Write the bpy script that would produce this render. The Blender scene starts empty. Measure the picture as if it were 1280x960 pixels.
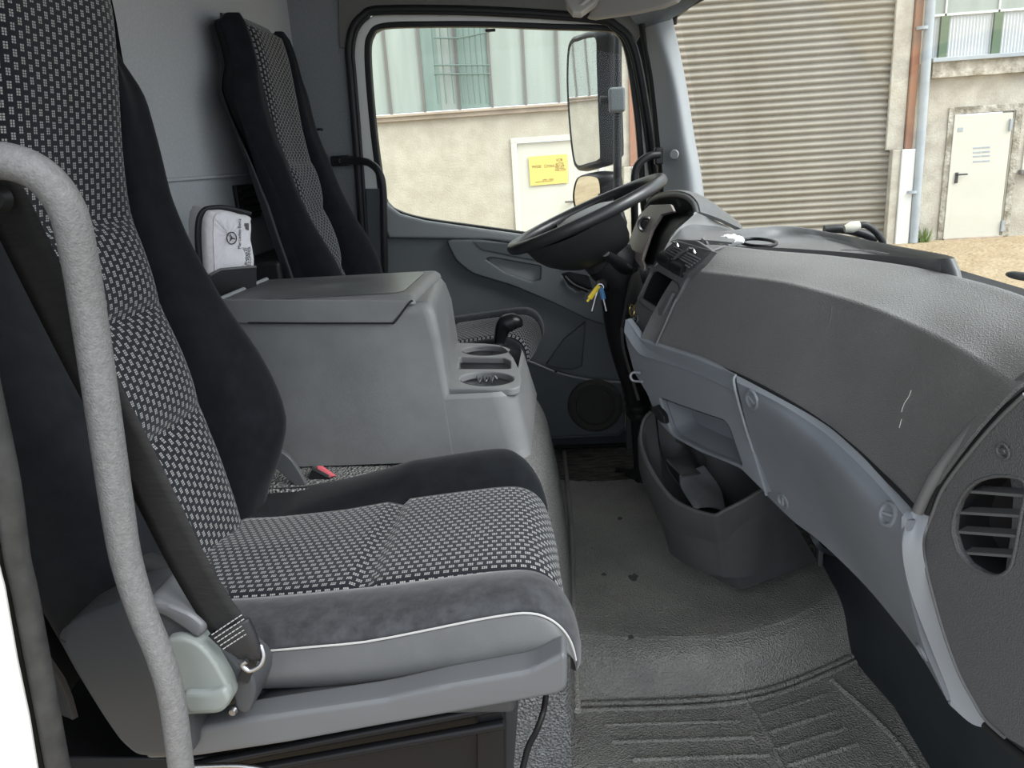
import bpy, bmesh, math, random
from mathutils import Vector, Matrix
from mathutils.geometry import tessellate_polygon
random.seed(7)
V = Vector
SC = bpy.context.scene
COL = SC.collection

# ------------------------------------------------------------------ camera
F = 960.0
CAM = V((0, 0, 1.0))
yaw, pit, roll = math.radians(4.5), math.radians(-16.5), math.atan(.065)
_f = V((-math.sin(yaw)*math.cos(pit), math.cos(yaw)*math.cos(pit), math.sin(pit)))
_r0 = V((math.cos(yaw), math.sin(yaw), 0)); _u0 = _r0.cross(_f)
_r = math.cos(roll)*_r0 - math.sin(roll)*_u0
_u = math.sin(roll)*_r0 + math.cos(roll)*_u0
cd = bpy.data.cameras.new('camera'); cam = bpy.data.objects.new('camera', cd); COL.objects.link(cam)
cd.sensor_fit = 'HORIZONTAL'; cd.sensor_width = 36; cd.lens = 36*F/1280
cd.clip_start = .02; cd.clip_end = 500
m = Matrix((_r, _u, -_f)).transposed().to_4x4(); m.translation = CAM
cam.matrix_world = m; SC.camera = cam

# ------------------------------------------------------------------ world, exposure
w = bpy.data.worlds.new('overcast'); SC.world = w; w.use_nodes = True
nt = w.node_tree; nt.nodes.clear()
wo = nt.nodes.new('ShaderNodeOutputWorld'); bg = nt.nodes.new('ShaderNodeBackground')
tc = nt.nodes.new('ShaderNodeTexCoord'); sx = nt.nodes.new('ShaderNodeSeparateXYZ'); cr = nt.nodes.new('ShaderNodeValToRGB')
nt.links.new(tc.outputs['Generated'], sx.inputs[0]); nt.links.new(sx.outputs['Z'], cr.inputs[0])
cr.color_ramp.elements[0].position = 0; cr.color_ramp.elements[0].color = (.75, .82, .92, 1)
cr.color_ramp.elements[1].position = .8; cr.color_ramp.elements[1].color = (.92, .97, 1, 1)
nt.links.new(cr.outputs[0], bg.inputs[0]); bg.inputs[1].default_value = 1.9
nt.links.new(bg.outputs[0], wo.inputs[0])
sd = bpy.data.lights.new('soft_sun', 'SUN'); sd.energy = 4.2; sd.angle = math.radians(38); sd.color = (.98, .985, 1)
so = bpy.data.objects.new('soft_sun', sd); COL.objects.link(so)
so.rotation_euler = V((-.62, .30, -.66)).to_track_quat('-Z', 'Y').to_euler()
SC.view_settings.view_transform = 'Standard'; SC.view_settings.look = 'None'
SC.view_settings.exposure = 0.60; SC.view_settings.gamma = 1

# ------------------------------------------------------------------ measuring helpers (photo pixel + real depth -> point in the place)
def ray(px, py): return _f*F + _r*(px-640) + _u*(480-py)
def P(px, py, Y): d = ray(px, py); return CAM + d*(Y/d.y)
def PZ(px, py, Z): d = ray(px, py); return CAM + d*((Z-1.0)/d.z)
def PX(px, py, X): d = ray(px, py); return CAM + d*(X/d.x)
class Plane:
    def __init__(s, a, b, c):
        s.o = P(*a) if not isinstance(a, Vector) else a
        B = P(*b) if not isinstance(b, Vector) else b
        C = P(*c) if not isinstance(c, Vector) else c
        s.n = (B-s.o).cross(C-s.o).normalized()
        if s.n.dot(CAM-s.o) < 0: s.n = -s.n          # normal towards the seats' side
        s.u = (B-s.o); s.u = (s.u - s.n*s.u.dot(s.n)).normalized(); s.v = s.n.cross(s.u)
    def at(s, px, py, off=0):
        d = ray(px, py); q = s.o + s.n*off
        return CAM + d*((q-CAM).dot(s.n)/d.dot(s.n))

# ------------------------------------------------------------------ materials
MATS = {}
def nodes(name):
    mt = bpy.data.materials.new(name); mt.use_nodes = True; MATS[name] = mt
    b = mt.node_tree.nodes['Principled BSDF']
    return mt, mt.node_tree, b
def N(t, typ, **k):
    n = t.nodes.new(typ)
    for a, v in k.items(): setattr(n, a, v)
    return n
def mix(t, fac, a, b):
    n = N(t, 'ShaderNodeMix', data_type='RGBA')
    for i, x in ((0, fac), (6, a), (7, b)):
        if hasattr(x, 'links'): t.links.new(x, n.inputs[i])
        else: n.inputs[i].default_value = (x if i == 0 else (*x, 1) if len(x) == 3 else x)
    return n.outputs[2]
def mat(name, c, rough=.6, metal=0, grain=0, gscale=400, gdist=.0006, var=.0, vscale=12, voro=False, spec=.25, sheen=0, coat=0, c2=None, streak=None):
    mt, t, b = nodes(name)
    b.inputs['Roughness'].default_value = rough; b.inputs['Metallic'].default_value = metal
    b.inputs['Specular IOR Level'].default_value = spec
    if sheen: b.inputs['Sheen Weight'].default_value = sheen; b.inputs['Sheen Roughness'].default_value = .4
    if coat: b.inputs['Coat Weight'].default_value = coat; b.inputs['Coat Roughness'].default_value = .1
    co = N(t, 'ShaderNodeTexCoord').outputs['Object']
    if var or c2:
        nz = N(t, 'ShaderNodeTexNoise'); nz.inputs['Scale'].default_value = vscale; nz.inputs['Detail'].default_value = 6; nz.inputs['Roughness'].default_value = .62
        src = co
        if streak:
            mp = N(t, 'ShaderNodeMapping'); mp.inputs['Scale'].default_value = streak; t.links.new(co, mp.inputs[0]); src = mp.outputs[0]
        t.links.new(src, nz.inputs['Vector'])
        r = N(t, 'ShaderNodeValToRGB'); r.color_ramp.elements[0].position = .38; r.color_ramp.elements[1].position = .66
        t.links.new(nz.outputs['Fac'], r.inputs[0])
        d = c2 or tuple(min(1, x*(1+var)) for x in c); e = c if c2 else tuple(x*(1-var) for x in c)
        t.links.new(mix(t, r.outputs[0], e, d), b.inputs['Base Color'])
    else: b.inputs['Base Color'].default_value = (*c, 1)
    if grain:
        if voro:
            g = N(t, 'ShaderNodeTexVoronoi'); g.feature = 'SMOOTH_F1'; g.inputs['Smoothness'].default_value = .6; o = g.outputs['Distance']
        else:
            g = N(t, 'ShaderNodeTexNoise'); g.inputs['Detail'].default_value = 2; o = g.outputs['Fac']
        g.inputs['Scale'].default_value = gscale
        t.links.new(co, g.inputs['Vector'])
        bp = N(t, 'ShaderNodeBump'); bp.inputs['Strength'].default_value = grain; bp.inputs['Distance'].default_value = gdist
        t.links.new(o, bp.inputs['Height']); t.links.new(bp.outputs[0], b.inputs['Normal'])
    return mt
def fabric(name, swap=False):
    mt, t, b = nodes(name); b.inputs['Roughness'].default_value = .95; b.inputs['Specular IOR Level'].default_value = .04
    b.inputs['Sheen Weight'].default_value = .15
    uv = N(t, 'ShaderNodeUVMap').outputs[0]; s = N(t, 'ShaderNodeSeparateXYZ'); t.links.new(uv, s.inputs[0])
    def M(op, a, b_=None, c=None):
        n = N(t, 'ShaderNodeMath', operation=op)
        for i, x in enumerate((a, b_, c)):
            if x is None: continue
            if hasattr(x, 'links'): t.links.new(x, n.inputs[i])
            else: n.inputs[i].default_value = x
        return n.outputs[0]
    u = M('DIVIDE', s.outputs[0], .0105); v = M('DIVIDE', s.outputs[1], .0125)
    ci = M('FLOOR', u); odd = M('PINGPONG', ci, 1.0)
    v2 = M('ADD', v, M('MULTIPLY', odd, .5))
    fu = M('FRACT', u); fv = M('FRACT', v2)
    mu = M('LESS_THAN', M('ABSOLUTE', M('SUBTRACT', fu, .5)), .29); mv = M('LESS_THAN', M('ABSOLUTE', M('SUBTRACT', fv, .5)), .31)
    du = M('LESS_THAN', M('ABSOLUTE', M('SUBTRACT', M('FRACT', M('MULTIPLY', M('SUBTRACT', fu, .21), 2/.58)), .5)), .36)
    dv = M('LESS_THAN', M('ABSOLUTE', M('SUBTRACT', M('FRACT', M('MULTIPLY', M('SUBTRACT', fv, .19), 3/.62)), .5)), .36)
    fac = M('MULTIPLY', M('MULTIPLY', mu, mv), M('MULTIPLY', du, dv))
    nz = N(t, 'ShaderNodeTexNoise'); nz.inputs['Scale'].default_value = 900
    fac = M('MULTIPLY', fac, M('MULTIPLY_ADD', nz.outputs['Fac'], .9, .45))
    t.links.new(mix(t, fac, (.011, .012, .0155), (.31, .31, .30)), b.inputs['Base Color'])
    bp = N(t, 'ShaderNodeBump'); bp.inputs['Strength'].default_value = .35; bp.inputs['Distance'].default_value = .0008
    t.links.new(fac, bp.inputs['Height']); t.links.new(bp.outputs[0], b.inputs['Normal'])
    return mt
def glass(name, tint, refl):
    mt = bpy.data.materials.new(name); mt.use_nodes = True; t = mt.node_tree; t.nodes.clear(); MATS[name] = mt
    o = N(t, 'ShaderNodeOutputMaterial'); tr = N(t, 'ShaderNodeBsdfTransparent'); gl = N(t, 'ShaderNodeBsdfGlossy'); mx = N(t, 'ShaderNodeMixShader')
    tr.inputs[0].default_value = (*tint, 1); gl.inputs['Roughness'].default_value = .02
    lw = N(t, 'ShaderNodeLayerWeight'); lw.inputs[0].default_value = .5
    pw = N(t, 'ShaderNodeMath', operation='POWER'); pw.inputs[1].default_value = 4.0; t.links.new(lw.outputs['Facing'], pw.inputs[0])
    fr = N(t, 'ShaderNodeMath', operation='MULTIPLY_ADD'); fr.inputs[1].default_value = .5; fr.inputs[2].default_value = refl; t.links.new(pw.outputs[0], fr.inputs[0])
    t.links.new(fr.outputs[0], mx.inputs[0]); t.links.new(tr.outputs[0], mx.inputs[1]); t.links.new(gl.outputs[0], mx.inputs[2]); t.links.new(mx.outputs[0], o.inputs[0])
    return mt
M = {}
M['fab'] = fabric('woven_fabric')
M['velour'] = mat('dark_velour', (.010, .011, .0128), .95, sheen=.08, spec=.03, var=.14, vscale=40, grain=.4, gscale=900)
M['velour_grey'] = mat('worn_velour', (.037, .038, .041), .95, sheen=.2, spec=.03, var=.25, vscale=55, grain=.4, gscale=900)
M['leather'] = mat('grey_leatherette', (.068, .069, .070), .5, grain=.25, gscale=700, var=.12, vscale=9)
M['leather_dark'] = mat('black_leatherette', (.018, .018, .020), .5, grain=.25, gscale=700)
M['thread'] = mat('light_thread', (.30, .30, .29), .8)
M['base'] = mat('seat_base_plastic', (.078, .081, .086), .38, grain=.15, gscale=900)
M['cover'] = mat('seat_side_plastic', (.036, .038, .041), .42, grain=.15, gscale=900)
M['lever'] = mat('pale_green_plastic', (.145, .160, .152), .45)
M['black'] = mat('black_plastic', (.012, .012, .013), .42)
M['blackgloss'] = mat('gloss_black_plastic', (.008, .008, .009), .30, spec=.16)
M['blackmatte'] = mat('matte_black', (.010, .010, .011), .8)
M['rubber'] = mat('black_rubber', (.012, .012, .012), .5)
M['rubber_grey'] = mat('grey_rubber', (.022, .022, .0215), .6, var=.3, vscale=30)
M['bar'] = mat('textured_grey_bar', (.105, .105, .105), .5, grain=.8, gscale=520, gdist=.0010, var=.14, vscale=220)
M['belt'] = mat('seat_belt_webbing', (.021, .021, .021), .8, spec=.04, grain=.5, gscale=900, var=.12, vscale=40, streak=(1, 1, 9))
M['console'] = mat('console_plastic', (.138, .140, .141), .45, grain=.3, gscale=800, var=.12, vscale=6)
M['console_lid'] = mat('console_lid_plastic', (.115, .119, .120), .30, spec=.5, grain=.2, gscale=800, var=.28, vscale=9)
M['vinyl'] = mat('grained_vinyl', (.225, .220, .207), .48, grain=1.0, gscale=290, gdist=.0045, voro=True, c2=(.31, .30, .276), vscale=5)
M['vinyl_tunnel'] = mat('coarse_grained_vinyl', (.17, .17, .165), .42, spec=.4, grain=1.0, gscale=210, gdist=.006, voro=True, var=.5, vscale=300)
M['mat'] = mat('worn_black_mat', (.022, .021, .020), .45, c2=(.19, .175, .155), vscale=30, streak=(.7, 5, 5), grain=.5, gscale=60)
M['pad'] = mat('dash_pad_leather_grain', (.125, .125, .123), .42, spec=.45, grain=.9, gscale=560, gdist=.0010, voro=True, var=.08, vscale=5)
M['tray'] = mat('dash_top_plastic', (.095, .096, .097), .38, grain=.3, gscale=700)
M['dashlight'] = mat('dash_top_light', (.17, .172, .17), .5, grain=.3, gscale=700)
M['silver'] = mat('blue_grey_plastic', (.155, .167, .185), .42, grain=.18, gscale=900, var=.05, vscale=6)
M['silver_lit'] = mat('blue_grey_plastic_lit', (.22, .235, .255), .38, grain=.1, gscale=900)  # same blue-grey plastic, light on upturned faces put into its colour
M['endpanel'] = mat('dash_end_grained', (.075, .076, .078), .5, grain=.9, gscale=520, gdist=.0009, voro=True)
M['bin'] = mat('storage_bin_plastic', (.065, .065, .066), .45, grain=.3, gscale=700, var=.1, vscale=8)
M['kick'] = mat('kick_panel', (.022, .027, .032), .5, var=.15, vscale=6)
M['door'] = mat('door_panel_plastic', (.100, .110, .115), .5, grain=.3, gscale=600)
M['door_dark'] = mat('door_insert_plastic', (.066, .074, .079), .5, grain=.3, gscale=600)
M['door_light'] = mat('door_top_plastic', (.20, .21, .215), .42, grain=.2, gscale=600)
M['speaker'] = mat('speaker_mesh', (.045, .043, .040), .7, grain=1, gscale=500, gdist=.002, voro=True)
M['felt'] = mat('grey_felt_wall', (.33, .34, .345), .95, grain=.6, gscale=500, gdist=.0012, var=.06, vscale=160)
M['felt_dark'] = mat('grey_side_trim', (.16, .168, .17), .9, grain=.6, gscale=500, gdist=.0012, var=.08, vscale=160)
M['roof'] = mat('roof_lining', (.12, .115, .105), .95, grain=.4, gscale=500)
M['pillar'] = mat('pillar_trim', (.23, .24, .245), .6, grain=.3, gscale=700)
M['visor'] = mat('sun_visor_vinyl', (.36, .34, .31), .6)
M['white'] = mat('white_paint', (.55, .55, .52), .25)
M['wheel'] = mat('steering_leather', (.022, .022, .023), .36, spec=.5, grain=.2, gscale=700)
M['hubpad'] = mat('hub_pad_plastic', (.20, .205, .21), .5, grain=.6, gscale=400)
M['chrome'] = mat('bright_metal', (.6, .6, .6), .22, metal=1)
M['steel'] = mat('steel', (.35, .35, .36), .35, metal=1)
M['inst'] = mat('instrument_surround', (.22, .185, .175), .4)
M['yellow'] = mat('yellow_plastic', (.75, .55, .05), .4)
M['blue'] = mat('blue_plastic', (.06, .16, .33), .4)
M['gold'] = mat('gold_ring', (.6, .45, .15), .3, metal=1)
M['red'] = mat('red_button', (.60, .12, .14), .4)
M['orange'] = mat('orange_lens', (.85, .38, .02), .3)
M['bag'] = mat('white_bag_cloth', (.62, .60, .61), .85, grain=.5, gscale=60, gdist=.004, var=.07, vscale=14)
M['ink'] = mat('dark_print', (.05, .05, .055), .8)
M['paper'] = mat('white_paper', (.80, .80, .80), .8)
M['mirror'] = mat('mirror_glass', (.80, .82, .82), .01, metal=1)
M['concrete'] = mat('cream_render', (.35, .317, .255), .9, c2=(.42, .386, .32), vscale=3.2, grain=.6, gscale=40, gdist=.012)
M['concrete2'] = mat('pale_render', (.33, .30, .25), .9, c2=(.46, .435, .37), vscale=3.2, grain=.6, gscale=40, gdist=.012)
M['stained'] = mat('stained_concrete', (.17, .15, .11), .9, c2=(.46, .43, .37), vscale=4.5, grain=.8, gscale=20, gdist=.03)
M['sill'] = mat('pinkish_sill', (.34, .28, .225), .8, var=.15, vscale=3)
M['slat'] = mat('shutter_slat', (.215, .195, .158), .5, var=.07, vscale=2)
M['doorwhite'] = mat('cream_door_paint', (.49, .475, .41), .5, var=.03, vscale=2)
M['signyellow'] = mat('yellow_sign', (.62, .47, .13), .6)
M['pane'] = mat('wired_pane', (.27, .30, .27), .35, var=.08, vscale=1.2, streak=(4, 1, .4))
M['pane_green'] = mat('wired_pane_green', (.19, .25, .22), .35, var=.10, vscale=1.2, streak=(4, 1, .4))
M['mullion'] = mat('grey_mullion', (.14, .13, .12), .7)
M['reflection'] = mat('greenish_bar', (.11, .15, .135), .6)
M['rust'] = mat('rust_red_steel', (.30, .14, .085), .7, c2=(.22, .14, .105), vscale=3)
M['galv'] = mat('galvanised_pipe', (.30, .33, .35), .5, var=.1, vscale=3)
M['green'] = mat('green_mullion', (.10, .14, .09), .6)
M['corrugated'] = mat('corrugated_sheet', (.45, .465, .465), .5)
M['ground'] = mat('gravel_ground', (.27, .205, .125), .95, c2=(.34, .27, .175), vscale=3, grain=.8, gscale=16, gdist=.05)
M['weed'] = mat('green_weed', (.12, .17, .05), .8)
M['carpaint'] = mat('silver_car_paint', (.35, .36, .38), .3, metal=.6)
M['carglass'] = mat('dark_car_glass', (.02, .02, .025), .1)
M['carblack'] = mat('car_black', (.015, .015, .015), .4)
M['winglass'] = glass('windscreen_glass', (.97, .98, .97), .02)
M['sideglass'] = glass('side_glass', (.96, .98, .96), .006)

# ------------------------------------------------------------------ object helpers
def tag(o, label=None, cat=None, group=None, kind=None):
    if label: o['label'] = label
    if cat: o['category'] = cat
    if group: o['group'] = group
    if kind: o['kind'] = kind
    return o
def wloc(o):
    l = V((0, 0, 0))
    while o: l += o.location; o = o.parent
    return l
def thing(name, loc, label, cat, group=None, kind=None):
    o = bpy.data.objects.new(name, None); COL.objects.link(o); o.location = loc; o.empty_display_size = .05
    return tag(o, label, cat, group, kind)
def finish(name, bm, mt, parent=None, smooth=True, ang=40):
    me = bpy.data.meshes.new(name)
    bmesh.ops.recalc_face_normals(bm, faces=bm.faces)
    off = wloc(parent) if parent else V((0, 0, 0))
    if off.length: bmesh.ops.translate(bm, verts=bm.verts, vec=-off)
    bm.to_mesh(me); bm.free()
    me.materials.append(M[mt] if isinstance(mt, str) else mt)
    o = bpy.data.objects.new(name, me); COL.objects.link(o)
    if parent: o.parent = parent
    if smooth:
        for p in me.polygons: p.use_smooth = True
        try: me.set_sharp_from_angle(angle=math.radians(ang))
        except Exception: pass
    return o
def cr_(a, b, c, d, t):
    return .5*((2*b) + (c-a)*t + (2*a-5*b+4*c-d)*t*t + (3*b-a-3*c+d)*t*t*t)
def even(o):
    m_ = o.modifiers.new('even_shading', 'WEIGHTED_NORMAL'); m_.keep_sharp = True; m_.weight = 100; return o
def spline(pts, n, closed=False):
    k = len(pts); out = []
    if k == 2 and not closed: return [pts[0].lerp(pts[1], i/n) for i in range(n+1)]
    segs = k if closed else k-1
    for i in range(segs):
        if closed: a, b, c, d = (pts[(i-1) % k], pts[i], pts[(i+1) % k], pts[(i+2) % k])
        else:
            b, c = pts[i], pts[i+1]; a = pts[i-1] if i > 0 else b*2-c; d = pts[i+2] if i+2 < k else c*2-b
        for j in range(n): out.append(cr_(a, b, c, d, j/n))
    if not closed: out.append(pts[-1].copy())
    return out
def interp(tab, x):
    if x <= tab[0][0]: return tab[0][1]
    for i in range(len(tab)-1):
        if x <= tab[i+1][0]:
            t = (x-tab[i][0])/(tab[i+1][0]-tab[i][0])
            a = tab[max(0, i-1)][1]; d = tab[min(len(tab)-1, i+2)][1]
            return cr_(a, tab[i][1], tab[i+1][1], d, t)
    return tab[-1][1]
def grid_bm(rows, closed_u=False, closed_v=False, uvs=None):
    bm = bmesh.new(); vs = [[bm.verts.new(p) for p in r] for r in rows]
    uvl = bm.loops.layers.uv.new('UVMap') if uvs else None
    nr, nc = len(rows), len(rows[0])
    for i in range(nr if closed_v else nr-1):
        for j in range(nc if closed_u else nc-1):
            idx = [(i, j), (i, (j+1) % nc), ((i+1) % nr, (j+1) % nc), ((i+1) % nr, j)]
            f = bm.faces.new([vs[a][b] for a, b in idx])
            if uvs:
                for lp, (a, b) in zip(f.loops, idx): lp[uvl].uv = uvs[a][b]
    return bm
def solid(o, th, off=-1):
    md = o.modifiers.new('thickness', 'SOLIDIFY'); md.thickness = th; md.offset = off; return o
def patch(name, ctrl, mt, parent=None, n=6, th=.003, away=True, ang=50):
    """smooth surface through rows of control points, given a real thickness on the side away from the seats"""
    rows = [spline(r, n) for r in ctrl]
    cols = [spline([r[j] for r in rows], n) for j in range(len(rows[0]))]
    g = [[cols[j][i] for j in range(len(cols))] for i in range(len(cols[0]))]
    if th:
        nr, nc = len(g), len(g[0]); back = []
        for i in range(nr):
            rr = []
            for j in range(nc):
                a = g[min(i+1, nr-1)][j]-g[max(i-1, 0)][j]; b = g[i][min(j+1, nc-1)]-g[i][max(j-1, 0)]
                nn = a.cross(b)
                if nn.length < 1e-9: nn = V((0, 0, 1))
                nn.normalize()
                rr.append((nn, g[i][j]))
            back.append(rr)
        c = back[nr//2][nc//2]; s = 1 if c[0].dot(CAM-c[1]) > 0 else -1
        bkp = [[p - nn*s*th for nn, p in r] for r in back]
        bm = bmesh.new()
        A = [[bm.verts.new(p) for p in r] for r in g]; B = [[bm.verts.new(p) for p in r] for r in bkp]
        for i in range(nr-1):
            for j in range(nc-1):
                bm.faces.new([A[i][j], A[i][j+1], A[i+1][j+1], A[i+1][j]]); bm.faces.new([B[i][j], B[i+1][j], B[i+1][j+1], B[i][j+1]])
        for i in range(nr-1):
            bm.faces.new([A[i][0], A[i+1][0], B[i+1][0], B[i][0]]); bm.faces.new([A[i][-1], B[i][-1], B[i+1][-1], A[i+1][-1]])
        for j in range(nc-1):
            bm.faces.new([A[0][j], B[0][j], B[0][j+1], A[0][j+1]]); bm.faces.new([A[-1][j], A[-1][j+1], B[-1][j+1], B[-1][j]])
    else: bm = grid_bm(g)
    return finish(name, bm, mt, parent, ang=ang)
def tube(name, pts, r, mt, parent=None, n=6, seg=14, closed=False, flat=None, smoothpath=True, up=None):
    """swept tube; r a number or a list; flat=(a,b) makes an elliptic section"""
    rs = r if isinstance(r, (list, tuple)) else [r]*len(pts)
    if smoothpath and len(pts) > 2:
        path = spline(pts, n, closed); rr = []
        k = len(pts)
        tot = k if closed else k-1
        for i in range(tot):
            for j in range(n): rr.append(rs[i] + (rs[(i+1) % k]-rs[i])*j/n)
        if not closed: rr.append(rs[-1])
    else: path, rr = pts, list(rs)
    L = len(path); rows = []; prev = None
    for i in range(L):
        if closed: t = path[(i+1) % L]-path[i-1]
        else: t = path[min(i+1, L-1)]-path[max(i-1, 0)]
        t.normalize()
        if prev is None:
            h = up or (V((0, 0, 1)) if abs(t.z) < .9 else V((1, 0, 0)))
            a = (h - t*h.dot(t)).normalized()
        else: a = (prev - t*prev.dot(t)).normalized()
        prev = a; b = t.cross(a); fa, fb = flat or (1, 1)
        rows.append([path[i] + a*(rr[i]*fa*math.cos(2*math.pi*q/seg)) + b*(rr[i]*fb*math.sin(2*math.pi*q/seg)) for q in range(seg)])
    bm = grid_bm(rows, closed_u=True, closed_v=closed)
    if not closed:
        bm.verts.ensure_lookup_table()
        bm.faces.new([bm.verts[q] for q in range(seg)]); bm.faces.new([bm.verts[(L-1)*seg+q] for q in reversed(range(seg))])
    return finish(name, bm, mt, parent, ang=50)
def lathe(name, prof, c, axis, mt, parent=None, seg=32, closed=False, ang=35, arc=None):
    """profile of (radius, height) turned about axis at c"""
    axis = axis.normalized(); h = V((0, 0, 1)) if abs(axis.z) < .9 else V((1, 0, 0))
    a = (h-axis*h.dot(axis)).normalized(); b = axis.cross(a)
    rows = []
    for q in range(seg):
        t = 2*math.pi*q/seg
        rows.append([c + axis*z + (a*math.cos(t)+b*math.sin(t))*max(r, 1e-5) for r, z in prof])
    bm = grid_bm(rows, closed_u=closed, closed_v=True)
    bmesh.ops.remove_doubles(bm, verts=bm.verts, dist=1e-5)
    return finish(name, bm, mt, parent, ang=ang)
def box_bm(bm, c, s, bev=0, rot=None):
    r = bmesh.ops.create_cube(bm, size=1); vs = r['verts']
    bmesh.ops.scale(bm, verts=vs, vec=s)
    if bev:
        es = list({e for v_ in vs for e in v_.link_edges})
        r2 = bmesh.ops.bevel(bm, geom=es, offset=bev, segments=3, profile=.5, affect='EDGES')
        vs = list({v_ for f in r2['faces'] for v_ in f.verts} | {v_ for v_ in vs if v_.is_valid})
    if rot is not None: bmesh.ops.transform(bm, matrix=rot.to_4x4(), verts=vs)
    bmesh.ops.translate(bm, verts=vs, vec=c)
def box(name, c, s, mt, parent=None, bev=.002, rot=None):
    bm = bmesh.new(); box_bm(bm, V(c), s, bev, rot); return even(finish(name, bm, mt, parent, ang=35))
def rounded(poly, rad, n=5):
    """round the corners of a closed 2-D outline"""
    out = []; k = len(poly)
    for i in range(k):
        p0, p1, p2 = poly[i-1], poly[i], poly[(i+1) % k]
        a, b = (p0-p1), (p2-p1); r = min(rad, a.length*.45, b.length*.45)
        s, e = p1+a.normalized()*r, p1+b.normalized()*r
        for j in range(n+1):
            t = j/n; out.append(s*(1-t)**2 + p1*2*t*(1-t) + e*t*t)
    return out
def plate(name, pl, outlines, mt, parent=None, th=.004, off=0, bev=.0015, rad=0, smooth=False, uvpx=True, segs=2):
    """flat panel lying in plane pl; outlines in photo pixels (first the outside, the rest holes); front face at off"""
    cu = bpy.data.curves.new('tmp', 'CURVE'); cu.dimensions = '2D'; cu.fill_mode = 'BOTH'
    for k, ol in enumerate(outlines):
        pts = []
        for q in ol:
            w_ = pl.at(q[0], q[1], off) if uvpx else None
            d = (w_-pl.o) if uvpx else None
            pts.append(V((d.dot(pl.u), d.dot(pl.v))) if uvpx else V(q))
        if smooth: pts = spline(pts, 6, True)
        elif rad: pts = rounded(pts, rad if not isinstance(rad, (list, tuple)) else rad[k])
        sp = cu.splines.new('POLY'); sp.points.add(len(pts)-1)
        for i, p in enumerate(pts): sp.points[i].co = (p.x, p.y, 0, 1)
        sp.use_cyclic_u = True
    cu.extrude = max(th/2-bev, .0001); cu.bevel_depth = bev; cu.bevel_resolution = segs; cu.offset = -bev
    ob = bpy.data.objects.new('tmp', cu); COL.objects.link(ob)
    dg = bpy.context.evaluated_depsgraph_get(); me = bpy.data.meshes.new_from_object(ob.evaluated_get(dg))
    bm = bmesh.new(); bm.from_mesh(me); bpy.data.objects.remove(ob); bpy.data.curves.remove(cu); bpy.data.meshes.remove(me)
    bmesh.ops.remove_doubles(bm, verts=bm.verts, dist=1e-6)
    mx = Matrix((pl.u, pl.v, pl.n)).transposed().to_4x4(); mx.translation = pl.o + pl.n*(off-th/2)
    bmesh.ops.transform(bm, matrix=mx, verts=bm.verts)
    return even(finish(name, bm, mt, parent, ang=30))
def text(name, s, pl, px, py, h, mt, parent=None, ang=0, off=.0008, up=False, align='LEFT', squash=1):
    cu = bpy.data.curves.new('tmp', 'FONT'); cu.body = s; cu.size = h; cu.extrude = .0002; cu.align_x = align; cu.align_y = 'CENTER'
    ob = bpy.data.objects.new('tmp', cu); COL.objects.link(ob)
    dg = bpy.context.evaluated_depsgraph_get(); me = bpy.data.meshes.new_from_object(ob.evaluated_get(dg))
    bm = bmesh.new(); bm.from_mesh(me); bpy.data.objects.remove(ob); bpy.data.curves.remove(cu)
    bmesh.ops.scale(bm, verts=bm.verts, vec=(squash, 1, 1))
    z = V((0, 0, 1)); vv = (z-pl.n*z.dot(pl.n)).normalized(); uu = vv.cross(pl.n)
    c, s_ = math.cos(ang), math.sin(ang); uu, vv = uu*c+vv*s_, vv*c-uu*s_
    mx = Matrix((uu, vv, pl.n)).transposed().to_4x4(); mx.translation = pl.at(px, py, off)
    bmesh.ops.transform(bm, matrix=mx, verts=bm.verts)
    return finish(name, bm, mt, parent, smooth=False)
def prismY(name, px, y0, y1, mt, parent=None, bev=.006, rad=.01, smooth=False):
    """solid whose side outline is given in pixels on the plane Y=y0, running back to Y=y1"""
    pl = Plane(P(600, 500, y0), P(700, 500, y0), P(600, 400, y0))
    return plate(name, pl, [px], mt, parent, th=abs(y1-y0), off=0, bev=bev, rad=rad, smooth=smooth)

# ================================================================== OUTSIDE
FY = 12.0
def fx(px, py): return P(px, py, FY).x
def fz(px, py): return P(px, py, FY).z
GZ = -.60
def ground_z(y): return GZ - .035*(12-y)
bm = bmesh.new()
for a, b in (((-45, -4), (25, 30)),):
    vs = [bm.verts.new((x, y, ground_z(y))) for x, y in ((-45, -6), (25, -6), (25, 12.0), (-45, 12.0))]
    bm.faces.new(vs); lo = [bm.verts.new((v_.co.x, v_.co.y, v_.co.z-.2)) for v_ in vs]; bm.faces.new(lo)
    for i in range(4): bm.faces.new([vs[i], vs[(i+1) % 4], lo[(i+1) % 4], lo[i]])
tag(finish('ground', bm, 'ground', smooth=False), 'brownish gravel yard outside the windscreen', 'ground', kind='structure')
XS0, XS1 = fx(800, 200), fx(1112, 200)          # shutter opening
XW = fx(1160, 100)                               # start of the right-hand building
ZW = fz(590, 135)                                # underside of the workshop window
def fbox(name, x0, x1, y0, y1, z0, z1, mt, parent=None, bev=0):
    return box(name, ((x0+x1)/2, (y0+y1)/2, (z0+z1)/2), (abs(x1-x0), abs(y1-y0), abs(z1-z0)), mt, parent, bev)
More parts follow.
